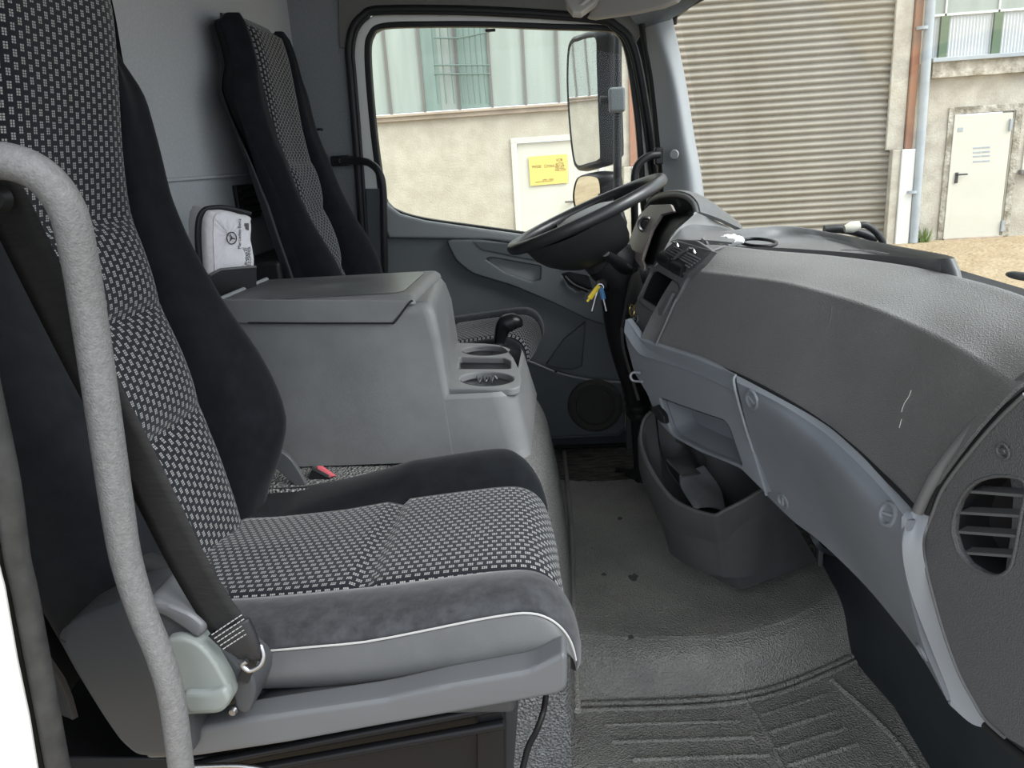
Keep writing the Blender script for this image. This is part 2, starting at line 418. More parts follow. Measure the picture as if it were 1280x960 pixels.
# workshop wall, left of the shutter
DX0, DX1, DZ1 = fx(644, 230), fx(779, 215), fz(644, 175)
ww = thing('wall_workshop', V((-5, FY, GZ)), None, None, kind='structure')
fbox('rendered_wall', -40, DX0, FY, FY+.3, GZ-.3, ZW-.08, 'concrete', ww)
fbox('rendered_wall', DX0, DX1, FY, FY+.3, DZ1, ZW-.08, 'concrete', ww)
fbox('rendered_wall', DX1, XS0-.02, FY, FY+.3, GZ-.3, ZW-.08, 'concrete', ww)
fbox('upper_wall', -40, XS1+.3, FY, FY+.3, 3.9, 6.2, 'concrete', ww)
fbox('window_sill', -40, fx(770, 125), FY-.07, FY+.1, ZW-.12, ZW-.02, 'sill', ww, .01)
fbox('window_sill_lip', -40, fx(770, 125), FY-.11, FY-.07, ZW-.06, ZW-.02, 'sill', ww, .01)
fbox('rendered_wall', fx(770, 125), XS0-.02, FY-.02, FY+.3, ZW-.08, 3.9, 'sill', ww)
# workshop window, panes between thin mullions
wn = thing('window_2', V((-3, FY, ZW)), None, None, kind='structure')
mx = [fx(a, 130) for a in (487.8, 530, 574, 615, 657.5, 699, 741)]
step = .53
lefts = [mx[0]-step*i for i in range(1, 56)]
edges = sorted(lefts+mx+[fx(770, 125)])
pm = None
for i in range(len(edges)-1):
    a, b = edges[i], edges[i+1]
    k = i-len(lefts)
    mt = 'pane_green' if k in (2,) else 'pane'
    if k == 1:
        mid = a+(b-a)*.5
        fbox('pane', a, mid, FY+.03, FY+.05, ZW, 3.9, 'pane_green', wn); fbox('pane', mid, b, FY+.03, FY+.05, ZW, 3.9, 'pane', wn)
    else: fbox('pane', a, b, FY+.03, FY+.05, ZW, 3.9, mt, wn)
    fbox('mullion', a-.018, a+.018, FY-.0, FY+.06, ZW-.02, 3.9, 'mullion', wn)
fbox('window_backing', edges[0], edges[-1], FY+.07, FY+.12, ZW, 3.9, 'mullion', wn)
gr = thing('window_reflection', V((fx(575, 130), FY-.06, ZW)), 'pale green bars built for distorted reflections in the workshop window panes', 'reflection')  # distorted pane reflections built as thin bars in front of the glass
for q, a in enumerate((546, 556, 566, 577, 585, 592, 599, 606)):
    tube('bar', [V((fx(a-6, 34), FY-.05, fz(a-6, 34)+.6)), V((fx(a-3, 70), FY-.05, fz(a, 70))), V((fx(a+3, 133), FY-.05, fz(a, 130)))], .010, 'reflection', gr, n=3, seg=6)
for a in (48, 82, 93):
    tube('cross_bar', [V((fx(543, a), FY-.06, fz(543, a))), V((fx(575, a), FY-.06, fz(575, a))), V((fx(613, a), FY-.06, fz(612, a)+(.08 if a == 48 else 0)))], .011, 'reflection', gr, n=3, seg=6)
# cream steel door with the yellow notice
sdoor = thing('steel_door', V(((DX0+DX1)/2, FY, GZ)), 'wide cream steel door in the workshop wall behind the truck mirrors', 'door')
fbox('door_leaf', DX0+.05, DX1, FY+.02, FY+.07, GZ, DZ1-.05, 'doorwhite', sdoor, .006)
fbox('door_frame', DX0-.03, DX0+.04, FY-.03, FY+.08, GZ, DZ1-.046, 'doorwhite', sdoor, .006)
fbox('door_frame', DX0-.03, DX1+.03, FY-.03, FY+.08, DZ1-.045, DZ1+.025, 'doorwhite', sdoor, .006)
hz = fz(712, 252); hx = fx(712, 252)
fbox('door_handle', hx-.07, hx+.07, FY-.05, FY-.03, hz-.015, hz+.015, 'mullion', sdoor, .005)
fbox('handle_stem', hx+.03, hx+.06, FY-.03, FY+.02, hz-.012, hz+.012, 'mullion', sdoor)
spl = Plane(V((0, FY-.008, 0)), V((1, FY-.008, 0)), V((0, FY-.008, 1)))
sg = plate('notice_sign', spl, [[(660.5, 196), (709, 192.5), (710, 228.5), (663, 232.5)]], 'signyellow', None, th=.012, bev=.002)
tag(sg, 'yellow notice sign with small dark lettering on the cream steel door', 'sign')
for s, x, y, h in (('MASSE', 665, 209, .085), ('O', 680, 208, .10), ('MAX', 684.5, 208, .085), ('VOR', 697, 200.5, .085), ('BITTE', 696.5, 206, .085), ('NICHT', 696, 209.5, .08), ('HALTEN', 695.5, 213, .075), ('WERK - HALLE', 678, 225, .045), ('EINFAHRT FREI HALTEN BITTE', 669, 228, .035)):
    text('lettering', s, spl, x-(2 if x > 690 else 0), y, h*.75, 'ink', sg, ang=.03, off=.002, squash=.78)
wb = fbox('door_bell_box', fx(748.5, 213), fx(754.5, 213), FY-.06, FY+.02, fz(751, 219), fz(751, 208), 'white', None, .012)
tag(wb, 'small white box on the cream steel door just below the large mirror', 'box')
for o in (wb,): pass
# roller shutter between its posts
sh = thing('roller_shutter', V(((XS0+XS1)/2, FY, GZ)), 'closed beige roller shutter of ribbed slats seen through the windscreen', 'shutter')
zb = fz(1100, 296); pitch = .0963
def slat_mesh():
    b_ = bmesh.new(); prof = []
    for i in range(7):
        t = i/6; prof.append((-.034*math.sin(math.pi*t)**.8, pitch*.80*t))
    prof += [(.004, pitch*.86), (.004, pitch*1.0)]
    L = (XS1-XS0)/2; fr = [[b_.verts.new((s*L, y, z)) for y, z in prof] for s in (-1, 1)]
    bk = [[b_.verts.new((s*L, .03, z)) for z in (0, pitch)] for s in (-1, 1)]
    for i in range(len(prof)-1): b_.faces.new([fr[0][i], fr[1][i], fr[1][i+1], fr[0][i+1]])
    b_.faces.new([bk[0][0], bk[0][1], bk[1][1], bk[1][0]])
    return b_
s0 = finish('slat', slat_mesh(), 'slat', None, ang=50); s0.parent = sh
for i in range(43):
    s = s0 if i == 0 else s0.copy()
    if i: COL.objects.link(s); s.parent = sh
    s.location = (0, .02, zb-GZ+i*pitch)
fbox('bottom_rail', XS0, XS1, FY-.02, FY+.04, GZ-.02, zb, 'slat', sh, .006)
# posts
def post(name, x0, x1, ztop, label):
    t = thing(name, V(((x0+x1)/2, FY-.1, GZ)), label, 'post', 'posts either side of the shutter' if False else None)
    fbox('white_base', x0+.12, x1, FY-.16, FY-.004, GZ-.1, ztop, 'white', t, .012)
    fbox('stone_edge', x0, x0+.12, FY-.13, FY-.004, GZ-.1, ztop, 'concrete2', t, .012)
    fbox('steel_column', x0+.18 if x1 > 4 else x0+.10, x1-.03 if x1 > 4 else x1, FY-.10, FY-.004, ztop, 6.2, 'rust', t, .01)
    fbox('stone_pier', x0-.07, x0+.17, FY-.06, FY-.004, ztop, 6.2, 'concrete2', t, .01)
    return t
z75 = fz(1120, 187)
post('shutter_post', fx(1107, 250), fx(1134, 250), z75, 'white based post with rust red column right of the shutter')
post('shutter_post', fx(779, 240), fx(801, 240), z75, 'white based post with dark red column behind the mirror arm')
# downpipe
dp = thing('downpipe', V((fx(1140, 290), FY-.12, GZ)), 'grey galvanised downpipe at the corner right of the shutter', 'pipe')
tube('pipe', [V((fx(1137, 290), FY-.14, GZ)), V((fx(1153, 20), FY-.14, 6))], .062, 'galv', dp, smoothpath=False)
for y in (240, 35):
    c = P(1139.5 if y == 240 else 1153, y, FY-.14); lathe('pipe_clamp', [(.062, -.02), (.078, -.02), (.078, .02), (.062, .02)], c, V((0, 0, 1)), 'galv', dp, seg=16)
# right-hand building
RX0, RX1 = fx(1143, 250), 16
wr = thing('wall_yard', V((7, FY, GZ)), None, None, kind='structure')
ddx0, ddx1, ddz = fx(1186, 230), fx(1257, 230), fz(1228, 141)
zl = fz(1220, 76)
fbox('rendered_wall', RX0-.2, ddx0, FY, FY+.3, GZ-.3, zl, 'concrete2', wr)
fbox('rendered_wall', ddx0, ddx1, FY, FY+.3, ddz, zl, 'concrete2', wr)
fbox('rendered_wall', ddx1, RX1, FY, FY+.3, GZ-.3, zl, 'concrete2', wr)
fbox('pier', RX0-.2, fx(1163, 40), FY-.01, FY+.3, zl, 6.5, 'concrete', wr)
fbox('stained_parapet', fx(1161, 85), RX1, FY-.12, FY, fz(1220, 95), fz(1220, 75), 'stained', wr, .01)
fbox('metal_flashing', fx(1159.5, 73), RX1, FY-.18, FY+.05, fz(1220, 75.5), fz(1220, 70), 'galv', wr, .008)
fbox('door_surround', ddx0-.10, ddx0-.02, FY-.02, FY+.1, GZ, ddz+.001, 'stained', wr, .006)
fbox('door_surround', ddx1+.02, ddx1+.12, FY-.02, FY+.1, GZ, ddz+.001, 'stained', wr, .006)
fbox('door_surround', ddx0-.10, ddx1+.12, FY-.02, FY+.1, ddz+.0, ddz+.10, 'stained', wr, .006)
zc0, zc1 = fz(1220, 70)+.0, fz(1220, 17)
wc = thing('window_3', V((8, FY, zc0)), None, None, kind='structure')
ge = [fx(1180, 45), fx(1246, 45)]; ge = [ge[0]-.86, ge[0]] + [ge[1]+(ge[1]-ge[0])*i for i in range(0, 9)]
for i in range(len(ge)-1):
    a, b_ = ge[i], ge[i+1]; bm = bmesh.new(); n = int((b_-a)/.022); fr = []
    if i == 0: a = fx(1165, 45); n = int((b_-a)/.022)
    for q in range(n+1):
        x = a+(b_-a)*q/n; y = FY+.03+(.012 if q % 2 else 0); fr.append((bm.verts.new((x, y, zc0)), bm.verts.new((x, y, zc1))))
    for q in range(n): bm.faces.new([fr[q][0], fr[q+1][0], fr[q+1][1], fr[q][1]])
    solid(finish('corrugated_sheet', bm, 'corrugated', wc, smooth=False), .004)
    fbox('pane', a, b_, FY+.02, FY+.04, zc1+.03, 6.0, 'pane', wc)
    fbox('glazing_bar', b_-.012, b_+.012, FY-.0, FY+.05, zc1, 6.0, 'white', wc)
    fbox('green_mullion', b_-.055, b_+.055, FY-.01, FY+.05, zc0, zc1, 'green', wc)
fbox('transom', fx(1163, 18), RX1, FY-.0, FY+.05, zc1, zc1+.03, 'white', wc)
for q in range(1, 7): fbox('transom', fx(1163, 18), RX1, FY, FY+.045, zc1+.55*q, zc1+.55*q+.02, 'white', wc)
fbox('window_backing', fx(1163, 18), RX1, FY+.06, FY+.1, zc0, 6.0, 'corrugated', wc)
yd = thing('service_door', V(((ddx0+ddx1)/2, FY, GZ)), 'narrow cream metal door with black lever handle across the yard', 'door')
fbox('door_leaf', ddx0+.03, ddx1-.01, FY-.01, FY+.05, GZ+.01, ddz-.02, 'doorwhite', yd, .008)
fbox('door_frame', ddx0-.02, ddx0+.03, FY-.03, FY+.06, GZ, ddz, 'doorwhite', yd, .005)
fbox('threshold', ddx0-.02, ddx1+.02, FY-.06, FY+.06, GZ-.02, GZ+.02, 'sill', yd, .005)
hx, hz = fx(1195, 220), fz(1195, 220)
fbox('handle_plate', hx-.02, hx+.02, FY-.03, FY-.01, hz-.10, hz+.05, 'ink', yd, .004)
tube('lever_handle', [V((hx, FY-.02, hz+.02)), V((hx, FY-.06, hz+.02)), V((hx+.13, FY-.06, hz+.02))], .011, 'ink', yd, smoothpath=False, seg=8)
for i, y in enumerate((185, 190.5, 195.5, 202)):
    for j in (0, 1):
        x = fx(1216+j*11, y); fbox('louvre_slot', x, x+.11, FY-.014, FY-.004, fz(1220, y)-.010, fz(1220, y)+.012, 'galv', yd, .002)
for y in (156, 282):
    x = fx(1262 if y == 156 else 1251.5, y); z = fz(1258, y); fbox('hinge', x-.015, x+.02, FY-.04, FY, z-.08, z+.08, 'galv', yd, .004)
x, z = fx(1200, 162), fz(1200, 162); fbox('small_plate', x-.035, x+.035, FY-.016, FY-.008, z-.028, z+.028, 'galv', yd, .002)
x, z = fx(1281, 212), fz(1281, 212); sw = thing('small_window', V((x, FY, z)), 'small bright window with a dark ledge right of the service door', 'window')
fbox('pane', x-.05, x+.6, FY-.02, FY+.0, z, z+.5, 'doorwhite', sw); fbox('ledge', x-.09, x+.65, FY-.08, FY, z-.06, z, 'mullion', sw, .005)
bm = bmesh.new(); rnd = random.Random(3)
for i in range(70):
    c = V((fx(1146+rnd.random()*10, 296), FY-.16+rnd.random()*.1, GZ-.01)); h = .08+.16*rnd.random(); a = rnd.random()*6.28; d = V((math.cos(a), math.sin(a), 0))
    v1, v2, v3 = bm.verts.new(c-d*.012), bm.verts.new(c+d*.012), bm.verts.new(c+V((rnd.uniform(-.1, .1), rnd.uniform(-.05, .05), h))); bm.faces.new([v1, v2, v3])
solid(tag(finish('weeds', bm, 'weed', smooth=False), 'tuft of green weeds at the foot of the yard wall by the downpipe', 'weeds', kind='stuff'), .002)
# parked car, seen only in the big mirror
car = thing('parked_car', V((-17, 8.6, ground_z(8.6))), 'grey parked car with red tail lamps reflected in the large mirror', 'car')
cz = ground_z(8.6); sec = [(-.0, .35, .95), (.05, .3, 1.05), (.9, .28, 1.06), (1.5, .28, 1.5), (3.0, .3, 1.48), (3.9, .3, .98), (4.5, .35, .85), (4.6, .4, .7)]
rows = []
for sx_, zl_, zh in sec:
    wv = .86; rows.append([V((-19.5+sx_, 8.6+y, cz+z)) for y, z in ((-wv, zl_), (-wv-.03, .7), (-wv+(0 if zh < 1.2 else .18), zh-.08), (-.5, zh), (0, zh+.02), (.5, zh), (wv-(0 if zh < 1.2 else .18), zh-.08), (wv+.03, .7), (wv, zl_))])
b_ = grid_bm([spline(r, 3) for r in rows]); solid(finish('body', b_, 'carpaint', car), .04)
fbox('rear_window', -15.7+.0, -15.55, 7.95, 9.25, cz+1.0, cz+1.38, 'carglass', car, .02)
fbox('bumper', -14.93, -14.8, 7.8, 9.4, cz+.3, cz+.55, 'carblack', car, .03)
for y in (7.85, 9.15): fbox('tail_lamp', -14.98, -14.86, y, y+.28, cz+.62, cz+.82, 'red', car, .02)
for x in (-18.6, -15.9):
    for y in (7.8, 9.4): lathe('wheel', [(0, -.09), (.2, -.1), (.31, -.09), (.32, 0), (.31, .09), (.2, .1), (0, .09)], V((x, y, cz+.32)), V((0, 1, 0)), 'carblack', car, seg=20)

# ================================================================== MIRRORS on the driver's side
MP = Plane(V((.24, 2.90, 1.1)), V((.24, 2.90, 1.1))+V((.45, -.89, 0)), V((.21, 2.885, 2.1)))
def mirror(name, ol, label, pl, hx, nb, cap=.05, th=.03):
    t = thing(name, pl.at(*ol[0]), label, 'mirror')
    plate('mirror_glass', pl, [ol], 'mirror', t, th=.004, off=.002, bev=.0005, smooth=True)
    # housing: ring around the glass then a rounded back
    cs = [pl.at(*q) for q in ol]; cs = spline(cs, 5, True); c = sum(cs, V())/len(cs)
    rows = []
    for sc_, dp_ in ((.985, .003), (1.03, .006), (1.075, -.004), (1.10, -.03), (1.08, -.06), (.98, -.085), (.7, -.10), (.3, -.105), (.01, -.106)):
        rows.append([c+(q-c)*sc_+pl.n*dp_ + pl.u*(hx*max(0, -dp_)) for q in cs])
    b_ = grid_bm(rows, closed_u=True); bmesh.ops.remove_doubles(b_, verts=b_.verts, dist=1e-5)
    finish('housing', b_, 'black', t, ang=60)
    return t
big = [(713, 58), (724, 50), (738, 46), (746, 49), (747, 80), (749, 140), (751, 190), (749, 200), (735, 205), (722, 207), (717, 190), (713, 150), (710.5, 100)]
mb = mirror('wing_mirror', big, 'large rectangular wing mirror with rain drops on its glass', MP, .35, 0)
ml = mirror('wide_angle_mirror', [(722, 225), (731, 220), (745, 221), (750, 228), (751, 245), (748, 262), (735, 268), (722, 262), (718, 245)], 'small wide angle mirror hanging below the large wing mirror', Plane(V((.24, 2.90, .8)), V((.24, 2.90, .8))+V((.45, -.89, .0)), V((.12, 2.80, 1.8))), .3, 0)
plate('marker', MP, [[(749, 246), (753, 246), (752, 262), (748, 266)]], 'orange', ml, th=.01, off=.008, bev=.001)
bm = bmesh.new(); rnd = random.Random(5)
for i in range(150):
    px_, py_ = rnd.uniform(714, 746), 52+rnd.random()**1.4*110
    c = MP.at(px_, py_, .004); bmesh.ops.create_icosphere(bm, subdivisions=1, radius=rnd.uniform(.0006, .0016), matrix=Matrix.Translation(c))
tag(finish('rain_drops', bm, 'chrome', mb), kind='stuff')
arm = thing('mirror_arm', P(772, 230, 2.98), 'black upright mirror arm holding both wing mirrors', 'bracket')
tube('arm_bar', [P(773, 20, 3.02), P(772, 60, 3.0), P(772, 150, 2.98), P(772, 240, 2.98), P(773, 330, 3.0)], .0155, 'black', arm)
tube('arm_mount', [P(773, 20, 3.02), V((.36, 2.85, 1.55)), V((.36, 2.60, 1.50))], .014, 'black', arm, smoothpath=False)
tube('arm_mount', [P(773, 330, 3.0), V((.34, 2.80, .66)), V((.34, 2.62, .62))], .014, 'black', arm, smoothpath=False)
box('clamp', P(771, 125, 2.95), (.058, .05, .085), 'door', arm, .01)
tube('support', [P(750, 125, 2.97), P(772, 125, 2.97)], .014, 'black', arm, smoothpath=False)
tube('support', [P(748, 246, 2.97), P(772, 246, 2.98)], .012, 'black', arm, smoothpath=False)

# ================================================================== CAB SHELL
box('wall_rear', (-.83, 1.5, .7), (.06, 2.2, 1.75), 'felt', None, 0)['kind'] = 'structure'
wrr = bpy.data.objects['wall_rear']
c = PX(255, 222, -.798)
box('wall_step', (-.795, 1.75, c.z), (.012, 1.2, .008), 'felt', None, .003)
bpy.data.objects['wall_step'].name = 'trim_1'; bpy.data.objects['trim_1']['kind'] = 'structure'
av = thing('air_vent_grille', PX(309, 262, -.795), 'black slatted air vent low on the rear wall behind the driver seat', 'vent')
c = PX(309, 252, -.795); box('frame', c, (.012, .135, .085), 'black', av, .003)
for i in range(4): box('slat', c+V((.008, 0, -.028+.0187*i)), (.010, .115, .006), 'blackmatte', av, .001)
# driver-side wall behind the door, and the door opening surround
SY = 2.50
spl = Plane(V((0, SY, 0)), V((1, SY, 0)), V((0, SY, 1)))
sw_ = plate('wall_driver_side', spl, [[(330, -60), (438, -60), (436, 49), (447, 188), (458, 300), (462, 560), (330, 560)]], 'felt_dark', None, th=.05, bev=.002); sw_['kind'] = 'structure'
box('ceiling', (-.2, 1.5, 1.60), (1.3, 2.3, .04), 'roof', None, 0)['kind'] = 'structure'
o = plate('trim_3', spl, [[(420, -90), (860, -90), (862, 10), (838, 28), (803, 40), (792, 60), (776, 34), (740, 21), (600, 13), (476, 11), (453, 19), (441, 34), (437, 60), (424, 60)]], 'roof', None, th=.04, off=.01, bev=.004); o['kind'] = 'structure'
# floor: plateau, rounded drop and ribbed lower floor
fl = thing('floor', V((.3, 1.5, 0)), None, None, kind='structure')
edge = [(690, 800), (715, 795), (800, 800), (880, 800), (940, 790), (1000, 770), (1050, 740), (1100, 715)]
low = [(690, 884), (715, 880), (800, 876), (870, 872), (930, 868), (1000, 847), (1065, 820), (1140, 790)]
r0 = [V((q, 2.62, 0)) for q in (-.12, -.05, .1, .25, .35, .45, .6, .8)]
r1 = [V((PZ(*e, 0).x, 2.1, 0)) for e in edge]
r2 = [PZ(*e, 0)+V((0, .08, 0)) for e in edge]; r3 = [PZ(*e, 0)+V((0, 0, -.004)) for e in edge]
ll = [PZ(*e, -.10) for e in low]
r4 = [a.lerp(b_, .35)+V((0, -.015, .012)) for a, b_ in zip(r3, ll)]
r4 = [V((p.x, p.y, -.026)) for p in r4]
r5 = [a.lerp(b_, .80) for a, b_ in zip(r3, ll)]; r5 = [V((p.x, p.y, -.068)) for p in r5]
patch('upper_floor', [r0, r1, r2, r3, r4, r5, ll], 'vinyl', fl, n=6, th=.01)
cor = [V((-.5, 1.19, -.10)), V((-.2, 1.22, -.10))]+[PZ(*q, -.10) for q in ( (715, 880), (930, 868), (1065, 820), (1145, 785))]
patch('lower_floor', [cor, [V((p.x, p.y-.12, -.104)) for p in cor], [V((p.x, .95, -.108)) for p in cor], [V((p.x, .45, -.11)) for p in cor]], 'vinyl', fl, n=6, th=.01)
fbox('floor_slab', -.80, .40, 1.75, 2.60, -.16, -.016, 'vinyl', fl)
tube('edge_bead', [p+V((0, -.006, .003)) for p in cor[2:]], .006, 'vinyl', fl, n=8, seg=8)
tube('edge_bead', [p+V((0, -.022, .001)) for p in cor[2:]], .005, 'vinyl', fl, n=8, seg=8)
for a, b_ in (((755, 907), (925, 902)), ((765, 928), (942, 922)), ((790, 950), (962, 944)), ((948, 896), (1033, 868)), ((957, 917), (1047, 889)), ((967, 938), (1058, 910)), ((985, 957), (1072, 930)), ((800, 975), (985, 968))):
    p, q = PZ(*a, -.104), PZ(*b_, -.104); tube('rib', [p, q], .0045, 'vinyl', fl, smoothpath=False, seg=8)
tube('rib', [PZ(930, 872, -.102), PZ(960, 920, -.104), PZ(985, 975, -.106)], .005, 'vinyl', fl, seg=8)
tube('rib', [PZ(1040, 850, -.102), PZ(1110, 915, -.104), PZ(1160, 980, -.106)], .006, 'vinyl', fl, seg=8)
# stains trodden onto the vinyl: thin flat dirt patches
for i, (x, y, s) in enumerate(((775, 648, .007), (792, 722, .013), (755, 718, .006), (789, 796, .006))):
    c = PZ(x, y, .0008); bm = bmesh.new(); rnd = random.Random(i); k = 14
    vs = [bm.verts.new(c+V((math.cos(6.283*q/k)*s*rnd.uniform(.6, 1.3), math.sin(6.283*q/k)*s*1.4*rnd.uniform(.6, 1.3), 0))) for q in range(k)]; bm.faces.new(vs)
    solid(finish('dirt_spot', bm, 'bin', fl, smooth=False), .0006)
# driver's rubber mat
b0 = [PZ(*q, .004) for q in ((693, 597), (720, 600), (760, 601), (792, 596), (830, 575))]
b1 = [V((p.x, 2.35, .004)) for p in b0]; b2 = [V((p.x, 2.58, .005)) for p in b0]
tag(patch('floor_mat', [b0, b1, b2], 'mat', None, n=5, th=.006), 'worn black rubber mat in the driver footwell', 'mat')
bm = bmesh.new()
for i in range(26):
    for j in range(3): box_bm(bm, V((-.06+i*.0125+(j % 2)*.006, 2.52+j*.022, .010)), (.009, .016, .004), 0, Matrix.Rotation(.6 if j % 2 else -.6, 3, 'Z'))
o = finish('tread_strip', bm, 'black', fl, smooth=False); o['kind'] = 'stuff'
# engine tunnel
prof = [(-.016, -.02), (-.018, .05), (-.03, .2), (-.05, .33), (-.062, .385), (-.085, .43), (-.115, .455), (-.18, .468), (-.4, .474), (-.79, .478)]
rows = []
for y, sx_, dz in ((1.17, -.010, -.045), (1.20, -.002, -.014), (1.24, 0, -.002), (1.4, 0, 0), (1.6, 0, 0), (1.78, -.003, -.003), (1.86, -.012, -.02), (1.90, -.05, -.07), (1.91, -.06, -.45)):
    rows.append([V((x+sx_, y, max(-.02, z+dz) if i > 0 else -.02)) for i, (x, z) in enumerate(prof)])
rows.insert(0, [V((p.x, 1.168, -.11)) for p in rows[0]])
o = fbox('wall_footwell', .185, .66, 2.50, 2.56, -.12, .66, 'door_dark', None, .004); o['kind'] = 'structure'
o = fbox('trim_12', -.80, .84, 2.545, 2.64, -.15, .075, 'kick', None, .004); o['kind'] = 'structure'
tn = patch('engine_tunnel', rows, 'vinyl_tunnel', None, n=5, th=.006)
tag(tn, 'coarse grained grey engine tunnel cover beneath the centre console', 'cover')
tube('engine_tunnel_bead', [V((-.012, 1.2, .003)), V((-.014, 1.6, .003)), V((-.014, 1.95, .003)), V((-.03, 2.5, .003))], .007, 'vinyl', None, seg=8)
bpy.data.objects['engine_tunnel_bead'].name = 'trim_4'; bpy.data.objects['trim_4']['kind'] = 'structure'
# wall below the dash
kk = patch('wall_kick_panel', [[PZ(1000, 640, .30), PZ(1027, 690, .22), V((.50, 1.15, .32)), V((.52, .75, .32)), V((.53, .42, .32))],
                          [V((.60, 1.85, .1)), V((.585, 1.62, .1)), V((.585, 1.25, .1)), V((.60, .85, .1)), V((.60, .42, .1))],
                          [V((.60, 1.85, -.10)), PZ(1040, 745, -.03), PZ(1068, 824, -.10), PZ(1175, 960, -.11), V((.66, .42, -.11))]], 'kick', None, n=6, th=.01)
kk['kind'] = 'structure'
o = fbox('wall_bulkhead', .62, .66, .4, 2.6, -.15, .72, 'kick'); o['kind'] = 'structure'

# ================================================================== DRIVER'S DOOR
dr = thing('door_1', V((0, 2.5, .05)), None, None, kind='structure')
G = [(462, 70), (466, 44), (480, 35), (540, 33), (610, 33), (690, 36), (755, 38), (772, 44), (783, 70), (792, 130), (797, 180), (801, 250), (803, 300), (760, 302), (690, 296), (650, 290), (600, 283), (530, 273), (496, 263), (482, 250), (476, 215), (468, 150)]
def grow(ol, d):
    c = V((sum(q[0] for q in ol)/len(ol), sum(q[1] for q in ol)/len(ol))); out = []
    for i in range(len(ol)):
        a, b_ = V(ol[i-1]), V(ol[(i+1) % len(ol)]); t = (b_-a).normalized(); n_ = V((t.y, -t.x))
        if n_.dot(V(ol[i])-c) < 0: n_ = -n_
        out.append(tuple(V(ol[i])+n_*d))
    return out
top = lambda ol: [q for q in ol]
plate('window_seal', spl, [grow(G, 7), grow(G, -.5)], 'rubber', dr, th=.03, off=-.01, bev=.004, smooth=True)
plate('painted_frame', spl, [[(450, 240), (444, 120), (440, 60), (447, 34), (470, 15), (600, 15), (738, 24), (770, 36), (790, 62), (806, 150), (815, 220), (820, 312), (700, 316), (600, 300), (490, 330), (476, 350), (455, 350)], grow(G, 6)], 'white', dr, th=.04, off=-.012, bev=.006, rad=[.03, 0])
DSL = [(457, 420), (453, 300), (449, 230), (443, 150), (438, 90), (436, 62), (441, 36), (454, 20), (478, 12), (600, 13), (738, 22), (772, 34), (793, 62), (810, 150), (819, 220), (828, 310)]
tube('door_seal', [P(x, y, 2.49) for x, y in DSL], .0125, 'rubber', dr, n=5, seg=12)
tube('door_seal_lip', [P(x+(5 if x < 460 else -5 if x > 760 else 0), y+(4 if 460 < x < 760 else 2), 2.488) for x, y in DSL], .0065, 'rubber', dr, n=5, seg=10)
plate('corner_cover', spl, [[(457, 236), (474, 236), (480, 262), (484, 360), (461, 360)]], 'door_dark', dr, th=.02, off=.012, bev=.003)
gp = plate('window_glass', spl, [grow(G, 2)], 'sideglass', dr, th=.004, off=-.025, bev=.0005, smooth=True)
box('latch_pin', P(613, 38, 2.49), (.03, .01, .008), 'black', dr, .002)
# panel with pocket relief
dpl = spl
plate('door_panel', dpl, [[(466, 300), (474, 240), (482, 252), (496, 266), (530, 276), (600, 286), (650, 293), (700, 300), (803, 306), (806, 400), (800, 470), (782, 500), (781, 538), (774, 545), (690, 549), (560, 552), (452, 552), (452, 400)]], 'door', dr, th=.04, off=.004, bev=.005)
plate('door_top_rail', dpl, [[(478, 248), (486, 258), (500, 268), (530, 276), (600, 286), (650, 293), (720, 303), (720, 314), (612, 300), (560, 299), (486, 298), (478, 280)]], 'door_light', dr, th=.03, off=.022, bev=.010, segs=3)
plate('armrest_panel', dpl, [[(557, 300), (600, 300), (616, 302), (720, 318), (800, 330), (800, 420), (735, 400), (690, 378), (640, 357), (590, 342), (570, 326)], [(607, 324), (615, 322), (676, 333), (675, 350), (665, 353), (630, 340)], [(702, 343), (712, 341), (735, 346), (740, 362), (722, 366), (710, 358)]], 'door', dr, th=.035, off=.036, bev=.006, rad=[.02, .006, .004])
plate('armrest_recess', dpl, [[(600, 318), (680, 330), (678, 356), (610, 344)]], 'door_light', dr, th=.004, off=.012, bev=.001)
plate('window_switch_panel', dpl, [[(592, 302), (640, 305), (700, 317), (720, 322), (720, 334), (650, 322), (602, 312)]], 'door_dark', dr, th=.006, off=.040, bev=.002)
plate('opener_recess', dpl, [[(698, 338), (745, 344), (745, 370), (700, 362)]], 'black', dr, th=.004, off=.012, bev=.001)
tube('door_opener', [P(706, 346, 2.455), P(717, 356, 2.45), P(735, 364, 2.455)], .006, 'black', dr, seg=10)
plate('map_pocket', dpl, [[(682, 456), (704, 425), (732, 402), (728, 458), (716, 463), (700, 462)]], 'door_dark', dr, th=.02, off=.022, bev=.006)
plate('lower_panel', dpl, [[(600, 440), (662, 452), (700, 468), (740, 475), (776, 478), (781, 500), (781, 536), (772, 544), (690, 547), (600, 550)]], 'door_dark', dr, th=.02, off=.024, bev=.008, segs=3)
tube('panel_ridge', [P(640, 446, 2.475), P(662, 452, 2.475), P(700, 467, 2.475), P(740, 475, 2.475), P(776, 478, 2.475)], .004, 'door_light', dr, seg=8)
c = P(744, 507, 2.47); lathe('speaker_grille', [(0, .006), (.05, .008), (.062, .006), (.066, .014), (.080, .016), (.090, .010), (.093, 0)], c, V((0, -1, 0)), 'speaker', dr, seg=40)
for q in ((599, 326), (695, 464), (761, 403)): lathe('screw', [(0, .004), (.004, .003), (.005, 0)], P(*q, 2.47), V((0, -1, 0)), 'black', dr, seg=10)
